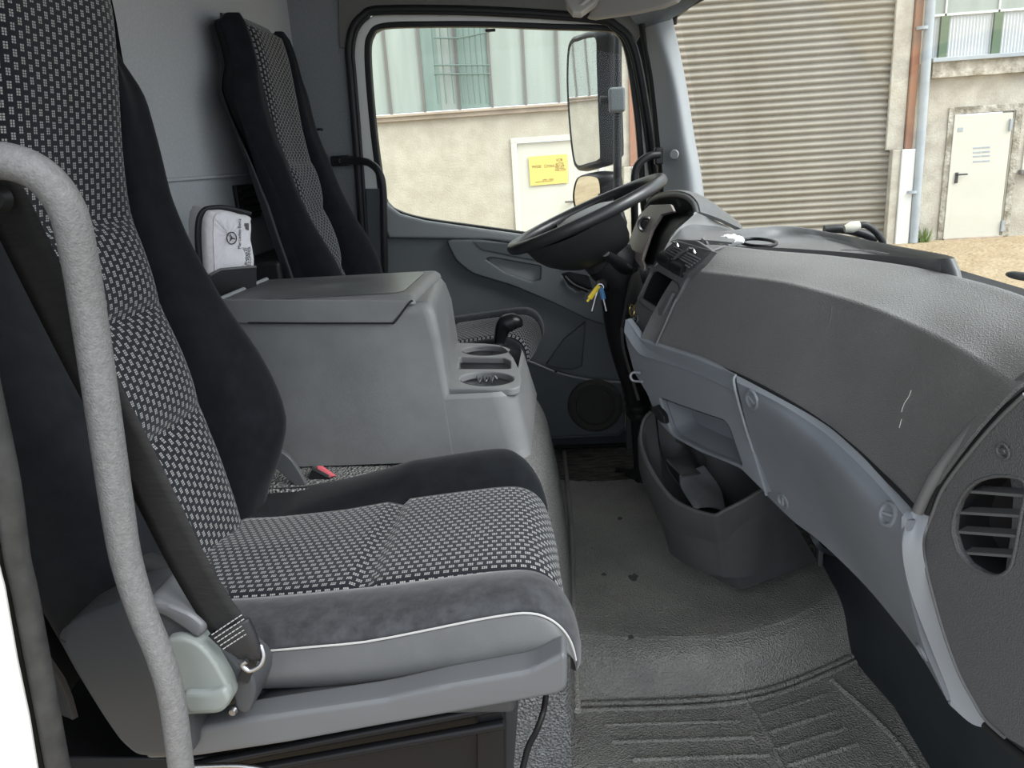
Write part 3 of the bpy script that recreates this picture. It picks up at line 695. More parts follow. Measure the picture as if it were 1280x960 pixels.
# A pillar trims, windscreen
pa = patch('trim_5', [[P(803, 36, 2.46), P(815, 90, 2.43), P(824, 170, 2.40), P(829, 230, 2.38), P(833, 320, 2.36)], [P(820, 30, 2.40), P(840, 100, 2.36), P(852, 170, 2.33), P(860, 225, 2.31), P(864, 330, 2.3)], [P(839, 24, 2.42), P(853, 100, 2.38), P(864, 170, 2.35), P(874, 228, 2.33), P(883, 330, 2.3)], [P(840, 20, 2.47), P(857, 100, 2.45), P(868, 170, 2.43), P(878, 228, 2.42), P(888, 330, 2.4)]], 'pillar', None, n=5, th=.004)
pa['kind'] = 'structure'
o = plate('trim_13', spl, [[(790, 36), (806, 42), (819, 100), (829, 170), (835, 230), (840, 320), (822, 320), (817, 220), (808, 150), (799, 90)]], 'blackmatte', None, th=.02, off=-.005, bev=.002); o['kind'] = 'structure'
o = lathe('trim_6', [(0, .004), (.012, .004), (.014, 0)], P(843, 193, 2.335), V((-.5, -.85, 0)), 'pillar', None, seg=20); o['kind'] = 'structure'
o = tube('trim_7', [P(803, 30, 2.46), P(815, 100, 2.45), P(823, 180, 2.43), P(828, 230, 2.42), P(832, 320, 2.4)], .012, 'rubber', None, seg=10); o['kind'] = 'structure'
o = patch('trim_8', [[P(785, -20, 2.44), P(830, -20, 2.40), P(900, -25, 2.2)], [P(785, 15, 2.46), P(830, 8, 2.42), P(872, 2, 2.38)], [P(801, 37, 2.47), P(820, 31, 2.42), P(840, 23, 2.42)]], 'felt_dark', None, n=5, th=.01); o['kind'] = 'structure'
o = tube('trim_9', [P(841, 30, 2.47), P(843, 18, 2.46), P(852, 10, 2.44), P(880, -6, 2.4), P(920, -25, 2.3)], .012, 'rubber', None, seg=10); o['kind'] = 'structure'
wsr = []
for t in (0, .5, 1):
    bt = [P(884, 330, 2.45), V((.70, 2.2, .70)), V((.84, 1.5, .68)), V((.80, .8, .68)), V((.60, .42, .70))]
    tp = [P(842, -10, 2.50), V((.50, 2.2, 1.52)), V((.58, 1.5, 1.58)), V((.54, .8, 1.58)), V((.34, .42, 1.52))]
    wsr.append([a.lerp(b_, t)+V((.02*math.sin(math.pi*t), 0, 0)) for a, b_ in zip(bt, tp)])
wsg = patch('window_1', wsr, 'winglass', None, n=6, th=.005); wsg['kind'] = 'structure'
box('header_trim', (.42, 1.45, 1.60), (.3, 2.1, .06), 'roof', None, .01); o = bpy.data.objects['header_trim']; o.name = 'trim_10'; o['kind'] = 'structure'
# sun visor
vs_ = thing('sun_visor', P(780, 8, 2.1), 'beige folded sun visor at the top edge of the driver window', 'sun visor')
vp = Plane(P(733, 22, 2.25), P(827, 7, 2.05), P(790, -80, 2.2))
plate('visor_board', vp, [[(733, 22), (740, 23), (790, 16), (827, 8), (843, 1), (870, -30), (870, -80), (760, -60), (745, 0)]], 'visor', vs_, th=.018, bev=.006, segs=3)
plate('visor_clip', Plane(P(706, 0, 2.2), P(745, 0, 2.2), P(720, -40, 2.3)), [[(706, -10), (708, 4), (716, 14), (727, 15), (746, 1), (760, -25)]], 'visor', vs_, th=.02, bev=.006)
tube('visor_rod', [P(722, 10, 2.19), P(745, -8, 2.18)], .005, 'visor', vs_, smoothpath=False, seg=8)
# passenger door opening edge at the left
pe = thing('trim_11', V((-.45, .5, .3)), None, None, kind='structure')
plw = Plane(P(0, 700, .50), P(100, 700, .50), P(0, 900, .50))
plate('painted_body_edge', plw, [[(-900, -200), (-170, -200), (-140, 200), (-110, 420), (-40, 600), (-2, 740), (14, 830), (30, 905), (44, 990), (60, 1100), (-900, 1100)]], 'white', pe, th=.012, off=0, bev=.006)
tube('door_seal', [P(-60, 300, .53), P(-45, 420, .53), P(-28, 520, .53), P(-14, 610, .53), P(2, 700, .53), P(14, 760, .53), P(32, 850, .53), P(58, 990, .53)], .010, 'rubber', pe, seg=12)
tube('door_seal_lip', [P(-60, 280, .52), P(-17, 482, .52), P(8, 600, .52), P(21, 695, .52), P(31, 740, .52), P(50, 840, .52), P(79, 995, .52)], .0095, 'rubber_grey', pe, seg=12)

# ================================================================== SEATS (built around the passenger's place, moved or mirrored for the driver)
def make_seat(label, dx, yc, dz, mir, extra):
    sgn = -1 if mir else 1
    root = thing('truck_seat', V((-.3+dx, yc, -.05 if not mir else -.0)), label, 'seat')
    def T(x, y, z): return V((x+dx, yc+sgn*y, z+dz))            # y is measured from the seat's middle, + towards the cab's middle
    C_ = [(.44, -.525), (.55, -.538), (.67, -.557), (.84, -.590), (.95, -.605), (1.03, -.602), (1.12, -.592), (1.22, -.582), (1.33, -.585)]
    if mir: C_ = [(z, c-.22*max(0, z-.95)+.0) for z, c in C_]
    W_ = [(.44, .130), (.6, .132), (.82, .134), (.95, .136), (1.1, .138), (1.2, .140), (1.26, .136), (1.30, .13)]
    Pp = [(.44, .0), (.49, .02), (.55, .056), (.61, .080), (.70, .076), (.82, .045), (.95, .022), (1.05, .008), (1.14, -.012), (1.22, -.045), (1.30, -.07)]
    O_ = [(.44, .225), (.5, .238), (.6, .25), (.8, .25), (.95, .245), (1.08, .242), (1.12, .235), (1.16, .200), (1.26, .190), (1.30, .185), (1.42, .16)]
    if mir:
        Pp = [(z, max(p, .012) if z > .6 else p) for z, p in Pp]; O_ = [(z, a*.92) for z, a in O_]; W_ = [(z, a*.88) for z, a in W_]
    seams = (.665, .825, .950)
    nz = 110; z0, z1 = .44, 1.25
    def bulge(z):
        e = [z0-.08]+list(seams)+[1.75]
        for a, b_ in zip(e, e[1:]):
            if a <= z <= b_: return .028*abs(math.sin(math.pi*min(1, max(0, (z-a)/(b_-a)))))**.38-.010
        return 0
    rows, uv = [], []
    for i in range(nz+1):
        z = z0+(z1-z0)*i/nz; c = interp(C_, z); w_ = interp(W_, z); rr, uu = [], []
        for j in range(21):
            t = -1+2*j/20; e = (1-abs(t)**6)
            rr.append(T(c-.014+(.010+bulge(z))*e + .006*t*t, w_*t, z)); uu.append((w_*t*.89+5, z*.96))
        rows.append(rr); uv.append(uu)
    for k in range(1, 5):     # roll over the top
        a = k/4*math.pi/2; z = z1+.035*math.sin(a); c = interp(C_, z1)-.045*(1-math.cos(a))
        rows.append([T(c-.014+.010*(1-abs(-1+2*j/20)**6), interp(W_, z1)*(-1+2*j/20)*(1-.1*k/4), z) for j in range(21)]); uv.append([(interp(W_, z1)*(-1+2*j/20)*.89+5, (z1+.04*k/4)*.96) for j in range(21)])
    solid(finish('backrest_centre', grid_bm(rows, uvs=uv), 'fab', root, ang=80), .01)['label'] = 'dark backrest fabric with pale dotted pattern'
    for s in (1, -1):
        rows = []
        for i in range(61):
            z = .43+(1.255-.43)*i/60; c = interp(C_, z); w_ = interp(W_, z); p = interp(Pp, z); o_ = max(interp(O_, z), w_+.012)
            bk = c-((.02+.05*max(0, min(1, (z-.85)/.25))) if mir else .085)
            cp = [(w_-.004, c-.022), (w_+.004, c+p*.45), (w_+(o_-w_)*.35, c+p*.92), (w_+(o_-w_)*.68, c+p), (o_-.008, c+p-.022), (o_, c-.03), (o_-.005, bk+.03), (o_-.04, bk)]
            rows.append([T(q.y, s*q.x, z) for q in spline([V((a, b_, 0)) for a, b_ in cp], 4)])
        cb = rows[0][8]; rows.insert(0, [p.lerp(cb, .5)+V((0, 0, -.012)) for p in rows[0]]); 
        ct = rows[-1][8]; rows.append([p.lerp(ct, .5)+V((-.01, 0, .02)) for p in rows[-1]])
        finish('backrest_bolster', grid_bm(rows), 'velour', root, ang=80)
    rows = []
    for i in range(31):
        z = .40+(1.25-.40)*i/30; c = interp(C_, z); o_ = interp(O_, z)+.004; d = (.02+.04*max(0, min(1, (z-.85)/.25))) if mir else .085
        if z > 1.12: o_ -= .015*min(1, (z-1.12)/.04)
        cp = [(-o_, c-.03-d*.45), (-o_-.003, c-d*.9), (-o_*.85, c-d*1.25), (0, c-d*1.35), (o_*.85, c-d*1.25), (o_+.003, c-d*.9), (o_, c-.03-d*.45)]
        rows.append([T(q.y, q.x, z) for q in spline([V((a, b_, 0)) for a, b_ in cp], 4)])
    cm = sum(rows[-1], V())/len(rows[-1]); rows.append([p.lerp(cm, .06)+V((.004, 0, .012)) for p in rows[-1]]); rows.append([p.lerp(cm, .25)+V((.012, 0, .018)) for p in rows[-2]])
    finish('backrest_shell', grid_bm(rows), 'leather_dark', root, ang=80)
    # cushion
    prof = [(-.53, .490), (-.45, .492), (-.36, .496), (-.262, .504), (-.16, .514), (-.10, .519), (-.066, .518), (-.044, .508), (-.030, .490), (-.024, .468), (-.024, .450)]
    path = spline([V((x, 0, z)) for x, z in prof], 8)
    ln = [0]
    for a, b_ in zip(path, path[1:]): ln.append(ln[-1]+(b_-a).length)
    def off(y):
        a = abs(y); return interp([(0, .0), (.12, 0), (.133, -.008), (.15, .012), (.18, .022), (.205, .024), (.23, .020), (.243, .013), (.25, .004)], a)
    def pt(i, y, extra_=0, side=0):
        q = path[i]; x, z = q.x, q.z; a = abs(y)
        nx = 0; f = max(0, (a-.14)/.11); g_ = max(0, (y+.1)/.35)
        bl_ = max(0, min(1, (x+.3)/.25)); x += .014*max(0, min(1, (-y-.04)/.18))*bl_
        x -= (.045*g_*g_ + (.006*f*f if y < 0 else .008*f*f))*max(0, min(1, (x+.3)/.25))
        nrm = path[min(i+1, len(path)-1)]-path[max(i-1, 0)]; nrm = V((-nrm.z, 0, nrm.x)).normalized()
        o_ = off(y)+extra_; back = max(0, min(1, (x+.56)/.25)); 
        if mir: o_ = o_-(max(0, y-.12)*.38 if y > 0 else max(0, -y-.12)*.22)
        elif y > 0:
            b2 = max(0, min(1, (x+.47)/.2)); o_ = o_*b2-.016*(1-b2)*min(1, y/.13)
        d = (x+.268); cr2 = -.011*math.exp(-(d/.009)**2) if a < .135 else 0
        pil = .004*(1-(y/.13)**2) if a < .13 else 0
        z -= .020 if mir else 0
        a_ = 0 if mir else max(0, (-y-.13)/.12); x += .008*a_*bl_; z += .020*a_*max(0, min(1, (x+.22)/.17))
        q_ = o_+pil+cr2; return T(x+nrm.x*(q_*.3 if q_ > 0 else q_), y, z+nrm.z*q_)
    rows = [[pt(i, -.133+.266*j/20) for j in range(21)] for i in range(len(path))]
    uv = [[((-.133+.266*j/20)*1.06+9, ln[i]*1.06+3) for j in range(21)] for i in range(len(path))]
    solid(finish('cushion_centre', grid_bm(rows, uvs=uv), 'fab', root, ang=80), .01)['label'] = 'dark seat fabric with pale dotted pattern'
    for s in (1, -1):
        ys = [.131, .134, .142, .155, .17, .185, .2, .215, .228, .238, .245, .25]
        rows = [[pt(i, s*y) for y in ys] for i in range(len(path))]
        mt = 'velour' if s > 0 else 'velour_grey'
        solid(finish('cushion_bolster', grid_bm(rows), mt, root, ang=80), .006)
        rim, bot = [], []
        rows = []
        for i in range(0, len(path), 2):
            a = pt(i, s*.25); x = a.x-dx; zb_ = interp([(-.6, .448), (-.35, .450), (-.2, .452), (-.10, .462), (-.04, .478), (0, .49)], x)+dz
            zb_ = min(zb_, a.z-.006)
            if i > len(path)-22: zb_ = min(zb_, a.z-.004)
            oy = lambda k_: V((0, sgn*s*k_, 0))
            rows.append([a+oy(-.004), a+oy(.002)+V((0, 0, -.002)), V((a.x, a.y, a.z*.72+zb_*.28))+oy(.010), V((a.x, a.y, (a.z+zb_)/2))+oy(.013), V((a.x, a.y, a.z*.25+zb_*.75))+oy(.008), V((a.x, a.y, zb_))+oy(-.004), V((a.x, a.y, zb_-.002))+oy(-.03)])
        g = [spline(r, 3) for r in rows]
        finish('cushion_side', grid_bm(g), 'leather' if s < 0 else 'velour', root, ang=80)
        if s < 0:
            tube('piping', [pt(i, s*.2505)+V((0, -sgn*.001, .0005)) for i in range(6, len(path)-6, 4)], .0013, 'thread', root, n=2, seg=6)
    bx = spline([T(-.024, y, .452) for y in (-.24, .24)], 1)
    fbox('cushion_base', -.55+dx, -.06+dx, yc-.235, yc+.235, .43+dz, .465+dz, 'black', root, .01)
    extra(root, T, sgn)
    return root

def passenger_extra(root, T, sgn):
    y0 = .655
    base = [(240, 913), (322, 897), (480, 874), (555, 857), (662, 838), (703, 817), (709, 822), (709, 860), (700, 869), (640, 880), (480, 908), (360, 930), (240, 948), (180, 951), (180, 930)]
    prismY('seat_base', base, y0, .690, 'base', root, bev=.006)
    fbox('seat_pan', -.56, -.075, .715, 1.2, .40, .445, 'cover', root, .01)
    led = [(300, 905), (322, 893), (380, 880), (500, 866), (610, 850), (700, 822), (705, 824), (662, 842), (480, 878), (322, 900)]
    prismY('base_ledge', led, y0+.018, .72, 'cover', root, bev=.004)
    cov = [(67, 797), (82, 783), (110, 769), (139, 757), (165, 750), (190, 748), (215, 756), (240, 768), (254, 782), (255, 792), (246, 802), (240, 815), (240, 948), (206, 953), (168, 950), (145, 930), (124, 900), (104, 868), (86, 838), (70, 808)]
    prismY('side_cover', cov, y0-.02, y0+.05, 'cover', root, bev=.012)
    prismY('cover_cap', [(180, 752), (192, 750), (215, 758), (240, 769), (256, 783), (256, 792), (246, 801), (232, 790), (205, 772), (182, 764)], y0-.026, y0+.03, 'base', root, bev=.006)
    lv = prismY('recline_lever', [(205, 800), (225, 796), (246, 804), (258, 815), (270, 831), (285, 858), (290, 876), (277, 893), (232, 895), (224, 890), (216, 850), (206, 815)], y0-.030, y0+.01, 'lever', root, bev=.004)
    lv['label'] = 'pale green grey seat lever'
    fa = prismY('lever_step', [(224, 866), (262, 866), (281, 860), (288, 876), (277, 892), (234, 894)], y0-.036, y0-.02, 'lever', lv, bev=.005)
    prismY('belt_bracket', [(244, 802), (256, 791), (270, 800), (284, 815), (300, 832), (318, 848), (320, 868), (311, 893), (300, 893), (292, 884), (292, 876), (286, 856), (272, 830), (258, 814)], y0-.012, y0+.04, 'cover', root, bev=.005)
    for q, r_ in (((284, 856), .0035), ((292, 888), .0035)): lathe('screw', [(0, .004), (r_, .004), (r_*1.3, 0)], P(*q, y0-.013), V((0, -1, 0)), 'steel', root, seg=12)
    # pedestal
    bxp = thing  # noqa
    prismY('pedestal', [(-30, 945), (240, 948), (480, 905), (632, 878), (632, 1100), (-30, 1100)], .76, 1.15, 'blackgloss', root, bev=.004)
    for x0, x1, y in ((240, 630, 927), (240, 630, 950)):
        tube('pedestal_rail', [P(x0, y+(30 if y == 927 else 25), .745), P(x1, y-45, .745)], .006, 'blackgloss', root, smoothpath=False, seg=8)
    prismY('pedestal_edge', [(595, 884), (632, 878), (633, 1000), (595, 1000)], .75, .78, 'blackgloss', root, bev=.006)
    tube('pedestal_wire', [P(236, 958, .70), P(300, 957, .70), P(345, 965, .70)], .003, 'steel', root, seg=8)
    prismY('rear_panel', [(40, 690), (170, 700), (225, 720), (234, 760), (150, 762), (80, 790)], .71, .74, 'blackmatte', root, bev=.012)
    prismY('recliner_bracket', [(335, 566), (347, 562), (362, 572), (374, 590), (384, 608), (374, 612), (352, 592), (336, 580)], 1.215, 1.225, 'base', root, bev=.002)
def driver_extra(root, T, sgn):
    b_ = [T(-.55, -.2, .42), T(-.02, -.2, .45)]
    fbox('seat_base', -.62, -.12, 1.80, 2.22, .44, .50, 'base', root, .015)
    fbox('pedestal', -.55, -.15, 1.95, 2.18, 0, .43, 'black', root, .01)
make_seat('near passenger seat with dotted grey fabric, worn velour edge and grey side cover', 0, .95, 0, False, passenger_extra)
make_seat('driver seat with dotted fabric behind the centre console, beside the driver door', -.058, 2.0, .072, True, driver_extra)

# ---- passenger seat belt
def ribbon(name, pts, wid, mt, parent, face, th=.0014, n=6, twist=None):
    path = spline(pts, n); rows = []
    L = len(path)
    for i, p in enumerate(path):
        t = (path[min(i+1, L-1)]-path[max(i-1, 0)]).normalized(); f = face if twist is None else face.lerp(twist, i/(L-1)).normalized()
        s = t.cross(f).normalized(); w_ = wid if not isinstance(wid, (list, tuple)) else wid[0]+(wid[1]-wid[0])*i/(L-1)
        rows.append([p+s*w_*(-.5+q/4) for q in range(5)])
    return solid(finish(name, grid_bm(rows), mt, parent, ang=80), th, 0)
sb = thing('seat_belt', P(305, 820, .63), 'black webbing seat belt hanging across the near passenger seat to its lower anchor', 'seat belt')
ribbon('webbing', [P(-150, -80, .575), P(-60, 120, .595), P(0, 238, .605), P(50, 340, .61), P(105, 450, .615), P(168, 570, .62), P(228, 690, .625), P(262, 750, .63), P(290, 790, .632)], .0475, 'belt', sb, V((-.25, -1, .1)).normalized())
ribbon('folded_end', [P(286, 783, .628), P(298, 800, .628), P(306, 812, .63), P(314, 822, .636)], [.049, .026], 'leather_dark', sb, V((-.2, -1, .15)).normalized(), th=.006)
for i in range(5):
    a, b_ = P(264+i*3.6, 794+i*4.4, .6235), P(303+i*2.6, 768+i*5.2, .6235)
    for q in range(8):
        tube('stitch', [a.lerp(b_, (q+.12)/8), a.lerp(b_, (q+.82)/8)], .00055, 'thread', sb, smoothpath=False, seg=5)
tube('anchor_ring', [P(309, 826, .628), P(303, 831, .628), P(312, 838, .628), P(325, 832, .628), P(330, 820, .63), P(326, 808, .632), P(321, 806, .634)], .0026, 'steel', sb, seg=8)
box('anchor_plate', P(309, 838, .64), (.012, .004, .03), 'black', sb, .002, Matrix.Rotation(.5, 3, 'Y'))
gd = thing('belt_guide', P(-6, 248, .60), 'dark round belt guide button at the left edge beneath the grab bar', 'belt guide')
lathe('button', [(0, .008), (.008, .007), (.011, 0)], P(0, 248, .59), V((0, -1, 0)), 'black', gd, seg=20)
# buckle on the far side of the passenger seat
bk = thing('belt_buckle', P(398, 605, 1.24), 'black belt buckle with red release button beside the near seat cushion', 'buckle')
bp_ = Plane(P(383, 600, 1.235), P(405, 595, 1.235), P(385, 620, 1.225))
plate('buckle_body', bp_, [[(390, 584), (412, 596), (404, 616), (378, 616)]], 'black', bk, th=.02, bev=.003)
plate('buckle_edge', bp_, [[(391, 583), (412, 594), (411, 598), (389, 587)]], 'steel', bk, th=.02, off=.0015, bev=.0006)
o = plate('release_button', bp_, [[(396, 582.5), (400, 583), (417, 595), (412, 597), (397, 587)]], 'red', bk, th=.014, off=.001, bev=.001); o['label'] = 'red release button'
tube('buckle_stalk', [P(394, 610, 1.24), P(372, 640, 1.24)], .008, 'black', bk, smoothpath=False)
# ---- driver's seat belt
db = thing('driver_seat_belt', P(440, 230, 2.3), 'thin dark belt running down behind the driver backrest with a shiny tongue', 'seat belt')
ribbon('webbing', [P(368, 130, 2.30), P(372, 150, 2.30), P(400, 208, 2.28), P(430, 258, 2.27), P(452, 300, 2.26)], .028, 'belt', db, V((-.5, -.8, .1)).normalized())
bxl = [P(360, 100, 2.3), P(374, 112, 2.3), P(377, 140, 2.3), P(370, 160, 2.3)]
tube('belt_guide_loop', [P(364, 100, 2.27), P(372, 112, 2.27), P(376, 130, 2.27), P(374, 150, 2.27)], .012, 'black', db, seg=10)
tube('guide_edge', [P(366, 138, 2.25), P(373, 152, 2.25), P(380, 162, 2.25)], .003, 'steel', db, seg=8)
box('tongue', P(385, 164, 2.25), (.04, .02, .014), 'black', db, .004)
tube('tongue_plate', [P(388, 166, 2.24), P(394, 162, 2.24), P(404, 162, 2.24)], .004, 'chrome', db, seg=8, flat=(1, .5))
# ---- grab bars
gb = thing('grab_bar', P(225, 950, .58), 'thick textured grey grab bar in the foreground beside the near seat', 'grab bar')
tube('bar', [P(-150, 232, .53), P(-90, 212, .555), P(-30, 202, .565), P(15, 203, .57), P(55, 222, .575), P(84, 262, .58), P(99, 320, .585), P(112, 400, .59), P(130, 520, .59), P(146, 630, .59), P(158, 700, .59), P(178, 765, .59), P(200, 820, .59), P(216, 880, .59), P(230, 990, .59)],
     [.0138]*10+[.0132, .0124, .012, .012, .012], 'bar', gb, n=8, seg=24)
def grab(name, pts, r, label, mount, mo):
    t = thing(name, pts[-1], label, 'grab bar'); tube('bar', pts, r, 'black', t, n=8)
    for c, s in mount: box('mount', c, s, 'black', t, .006)
    return t
t = grab('pillar_grab_bar', [P(420, 201, 2.46), P(445, 201, 2.44), P(462, 204, 2.43), P(474, 216, 2.42), P(479, 240, 2.42), P(480, 300, 2.42), P(481, 360, 2.43), P(480, 430, 2.46)], .0115, 'slim black grab bar on the rear pillar beside the driver door', [(P(426, 201, 2.465), (.06, .03, .032))], 0)
lathe('screw', [(0, .004), (.006, .003), (.007, 0)], P(426, 201, 2.447), V((0, -1, 0)), 'steel', t, seg=12)
t = grab('pillar_grab_bar', [P(824, 193, 2.36), P(812, 195, 2.35), P(800, 203, 2.345), P(794, 216, 2.345), P(793, 245, 2.35), P(794, 300, 2.38)], .0115, 'short black grab bar on the windscreen pillar behind the steering wheel', [(P(823, 195, 2.37), (.024, .03, .05))], 0)

# ================================================================== CENTRE CONSOLE
cc = thing('centre_console', V((-.35, 1.5, .47)), 'grey moulded centre console box with lid and cup holders between the seats', 'console')
def zpts(l, Z): return [PZ(a, b_, Z) for a, b_ in l]
# body: tall storage box; side outline runs back across the tunnel with a slight draft
def loft(name, loops, mt, parent, cap=True, ang=40, n=0):
    if n: loops = [rounded([V(p) for p in l], n, 4) for l in loops]
    b_ = grid_bm(loops, closed_u=True)
    if cap:
        b_.verts.ensure_lookup_table(); k = len(loops[0]); L = len(loops)
        b_.faces.new([b_.verts[q] for q in range(k)]); b_.faces.new([b_.verts[(L-1)*k+q] for q in reversed(range(k))])
    return even(finish(name, b_, mt, parent, ang=ang))
def rect(x0, x1, y0, y1, z, r=.02, n=4, z1=None, sh=0):
    c = rounded([V((x0, y0, 0)), V((x1, y0, 0)), V((x1-sh*(y1-y0), y1, 0)), V((x0, y1, 0))], r, n)
    return [V((p.x, p.y, z if z1 is None else z+(z1-z)*(p.x-x0)/(x1-x0))) for p in c]
# coordinates
zt = .768
loft('body', [rect(-.72, -.076, 1.2824, 1.70, .478, .03), rect(-.72, -.078, 1.2833, 1.695, .49, .04), rect(-.72, -.0785, 1.2835, 1.693, .494, .04), rect(-.72, -.093, 1.2900, 1.642, .580, .045), rect(-.72, -.0955, 1.2909, 1.638, .592, .045), rect(-.72, -.0958, 1.2911, 1.637, .594, .045), rect(-.72, -.100, 1.295, 1.632, .601, .045)], 'console', cc, cap=False, ang=55)
loft('storage_box', [rect(-.725, -.206, 1.2818, 1.73, .478, .012, sh=.09), rect(-.725, -.214, 1.2900, 1.73, .585, .012, sh=.09), rect(-.725, -.222, 1.299, 1.72, .70, .018, sh=.09), rect(-.725, -.228, 1.303, 1.66, .745, .022, sh=.09), rect(-.725, -.236, 1.309, 1.64, .760, .022, sh=.09), rect(-.725, -.246, 1.318, 1.63, .767, .022, sh=.09)], 'console', cc, ang=60)
# cup deck with real wells
DZ = .606
dk = Plane(V((0, 1.5, DZ)), V((1, 1.5, DZ)), V((0, 2.5, DZ)))
def ell(cx, cy, rx, ry, n=28): return [(cx+rx*math.cos(6.2832*i/n), cy+ry*math.sin(6.2832*i/n)) for i in range(n)]
deck = [(553, 485), (640, 486), (650, 483), (652, 474), (648, 460), (642, 447), (635, 437), (625, 431), (606, 429), (560, 428), (556, 440)]
W1, W2 = ell(606.5, 438, 29, 6.3), ell(608.5, 473.5, 33.5, 9)
slot = [(575, 446), (630, 447), (638, 451), (638, 461), (573, 461)]
plate('cup_holder_deck', dk, [deck, W1, W2, slot], 'console', cc, th=.014, bev=.003, rad=[.012, 0, 0, .006], segs=3)
for nm, l, d in (('cup_well', W1, .06), ('cup_well', W2, .06), ('tray_well', slot, .035)):
    tp = [dk.at(*q, -.003) for q in l]
    if nm == 'tray_well': tp = rounded(tp, .006, 4)
    c = sum(tp, V())/len(tp)
    rows = [tp, [p+V((0, 0, -d*.9)) for p in tp], [c+(p-c)*.9+V((0, 0, -d)) for p in tp], [c+(p-c)*.01+V((0, 0, -d)) for p in tp]]
    o = finish(nm, grid_bm(rows, closed_u=True), 'console_lid', cc, ang=40)
# hollow for the wells: the body below the deck is lowered by using its own ring (deck sits on a collar)
wv = thing('wire_clip', PZ(603, 478, .555), 'zigzag metal clip lying in the nearer cup holder', 'clip')
yc_ = PZ(608, 465.5, .606).y-.014
zz = [(596, 470), (600, 479), (604, 470), (608, 479), (612, 470), (615, 479), (618, 470), (621, 474)]
for a, b_ in zip(zz, zz[1:]): tube('fold', [P(*a, yc_), P(*b_, yc_)], .0022, 'steel', wv, smoothpath=False, seg=6)
# lid
ld = Plane(PZ(345, 343, zt+.012), PZ(540, 347, zt+.012), PZ(400, 372, zt+.012))
tl = PZ(345, 343, zt+.012)
loft('lid', [rect(-.655, -.262, 1.3035, 1.62, zt-.004, .01), rect(-.655, -.264, 1.300, 1.62, zt+.003, .012), rect(-.650, -.270, 1.308, 1.615, zt+.010, .02), rect(-.64, -.280, 1.322, 1.605, zt+.011, .02)], 'console', cc, ang=60)
prismY('lid_side', [(240, 374), (516, 376), (489, 404), (240, 404)], 1.298, 1.306, 'console', cc, bev=.0015, rad=.004)
loft('lid_inlay', [rect(-.625, -.292, 1.340, 1.59, zt+.009, .03), rect(-.627, -.290, 1.338, 1.592, zt+.0125, .03), rect(-.62, -.297, 1.345, 1.585, zt+.0135, .03)], 'console_lid', cc, ang=60)
tube('lid_rim', [V((-.640, 1.315, zt+.011)), V((-.640, 1.61, zt+.011))], .005, 'pillar', cc, smoothpath=False, seg=10)
tube('lid_gap', [P(489, 404, 1.297), P(494, 402, 1.296), P(512, 378, 1.297), P(516, 376.5, 1.30)], .0016, 'blackmatte', cc, seg=6)
tube('lid_gap', [P(310, 403.5, 1.297), P(400, 404, 1.297), P(489, 404, 1.297)], .0016, 'blackmatte', cc, seg=6)
box('lid_hinge', PZ(529, 347.5, zt+.006), (.03, .012, .006), 'black', cc, .001)

# gear lever
gl = thing('gear_lever', PZ(626, 440, .5), 'short gear lever with glossy black angled knob behind the cup holders', 'gear lever')
tube('boot', [P(622, 470, 1.78), P(623, 445, 1.78), P(624, 434, 1.78), P(625, 428, 1.78)], [.03, .022, .017, .014], 'black', gl, n=5, seg=20)
tube('knob', [P(624, 433, 1.78), P(625, 424, 1.78), P(628, 412, 1.78), P(633, 405, 1.78), P(641, 402.5, 1.78), P(648, 404, 1.78), P(653, 407, 1.78)], [.013, .0135, .018, .0225, .021, .0155, .004], 'blackgloss', gl, n=6, seg=24)

# first aid bag in its holder on the rear wall
hp = Plane(P(262, 340, 1.44), P(320, 335, 1.50), P(262, 365, 1.44))
hd = thing('bag_holder', P(290, 360, 1.5), 'open black pocket on the rear wall holding the white bag', 'holder')
plate('pocket_front', hp, [[(258, 346), (276, 336.5), (318, 333.5), (321, 336), (321, 372), (262, 372)]], 'black', hd, th=.006, bev=.002)
plate('pocket_back', hp, [[(258, 346), (276, 334.5), (318, 331.5), (321, 336), (321, 372), (262, 372)]], 'black', hd, th=.006, off=-.075, bev=.002)
tube('pocket_rim', [hp.at(262, 344, .001), hp.at(276, 337, .001), hp.at(300, 335, .001), hp.at(320, 333.5, .001)], .0028, 'tray', hd, seg=8, smoothpath=False)
bg_ = thing('first_aid_bag', P(285, 330, 1.53), 'white zipped cloth bag with a star emblem and dark lettering', 'bag')
bp = Plane(P(266, 300, 1.455), P(314, 300, 1.515), P(266, 340, 1.455))
BO = [(258, 264), (262, 262), (280, 262), (300, 267), (313, 270), (315, 276), (315, 300), (316, 345), (264, 350), (256, 340), (254, 300), (254, 276)]
cs = spline([bp.at(*q) for q in BO], 4, True); c = sum(cs, V())/len(cs)
rows = []
for sc_, d in ((.02, .010), (.5, .010), (.86, .006), (.95, 0), (1.0, -.012), (1.02, -.035), (1.0, -.058), (.93, -.068), (.5, -.072), (.02, -.073)):
    rows.append([c+(q-c)*sc_+bp.n*(d+.0016*math.sin(i*1.7+sc_*9)) for i, q in enumerate(cs)])
b_ = grid_bm(rows, closed_u=True); finish('bag_body', b_, 'bag', bg_, ang=80)
zp = [bp.at(*q, -.010) for q in ((252, 348), (249, 320), (247.5, 295), (249, 275), (254, 265), (262, 261.5), (280, 261), (300, 265.5), (312, 268.5))]
tube('zip_band', zp, .0055, 'black', bg_, seg=10, flat=(1, 1.6))
tube('front_piping', [bp.at(*q, .009) for q in ((269, 340), (267.5, 310), (267, 285), (269, 270), (276, 266.5))], .0014, 'bag', bg_, seg=8)
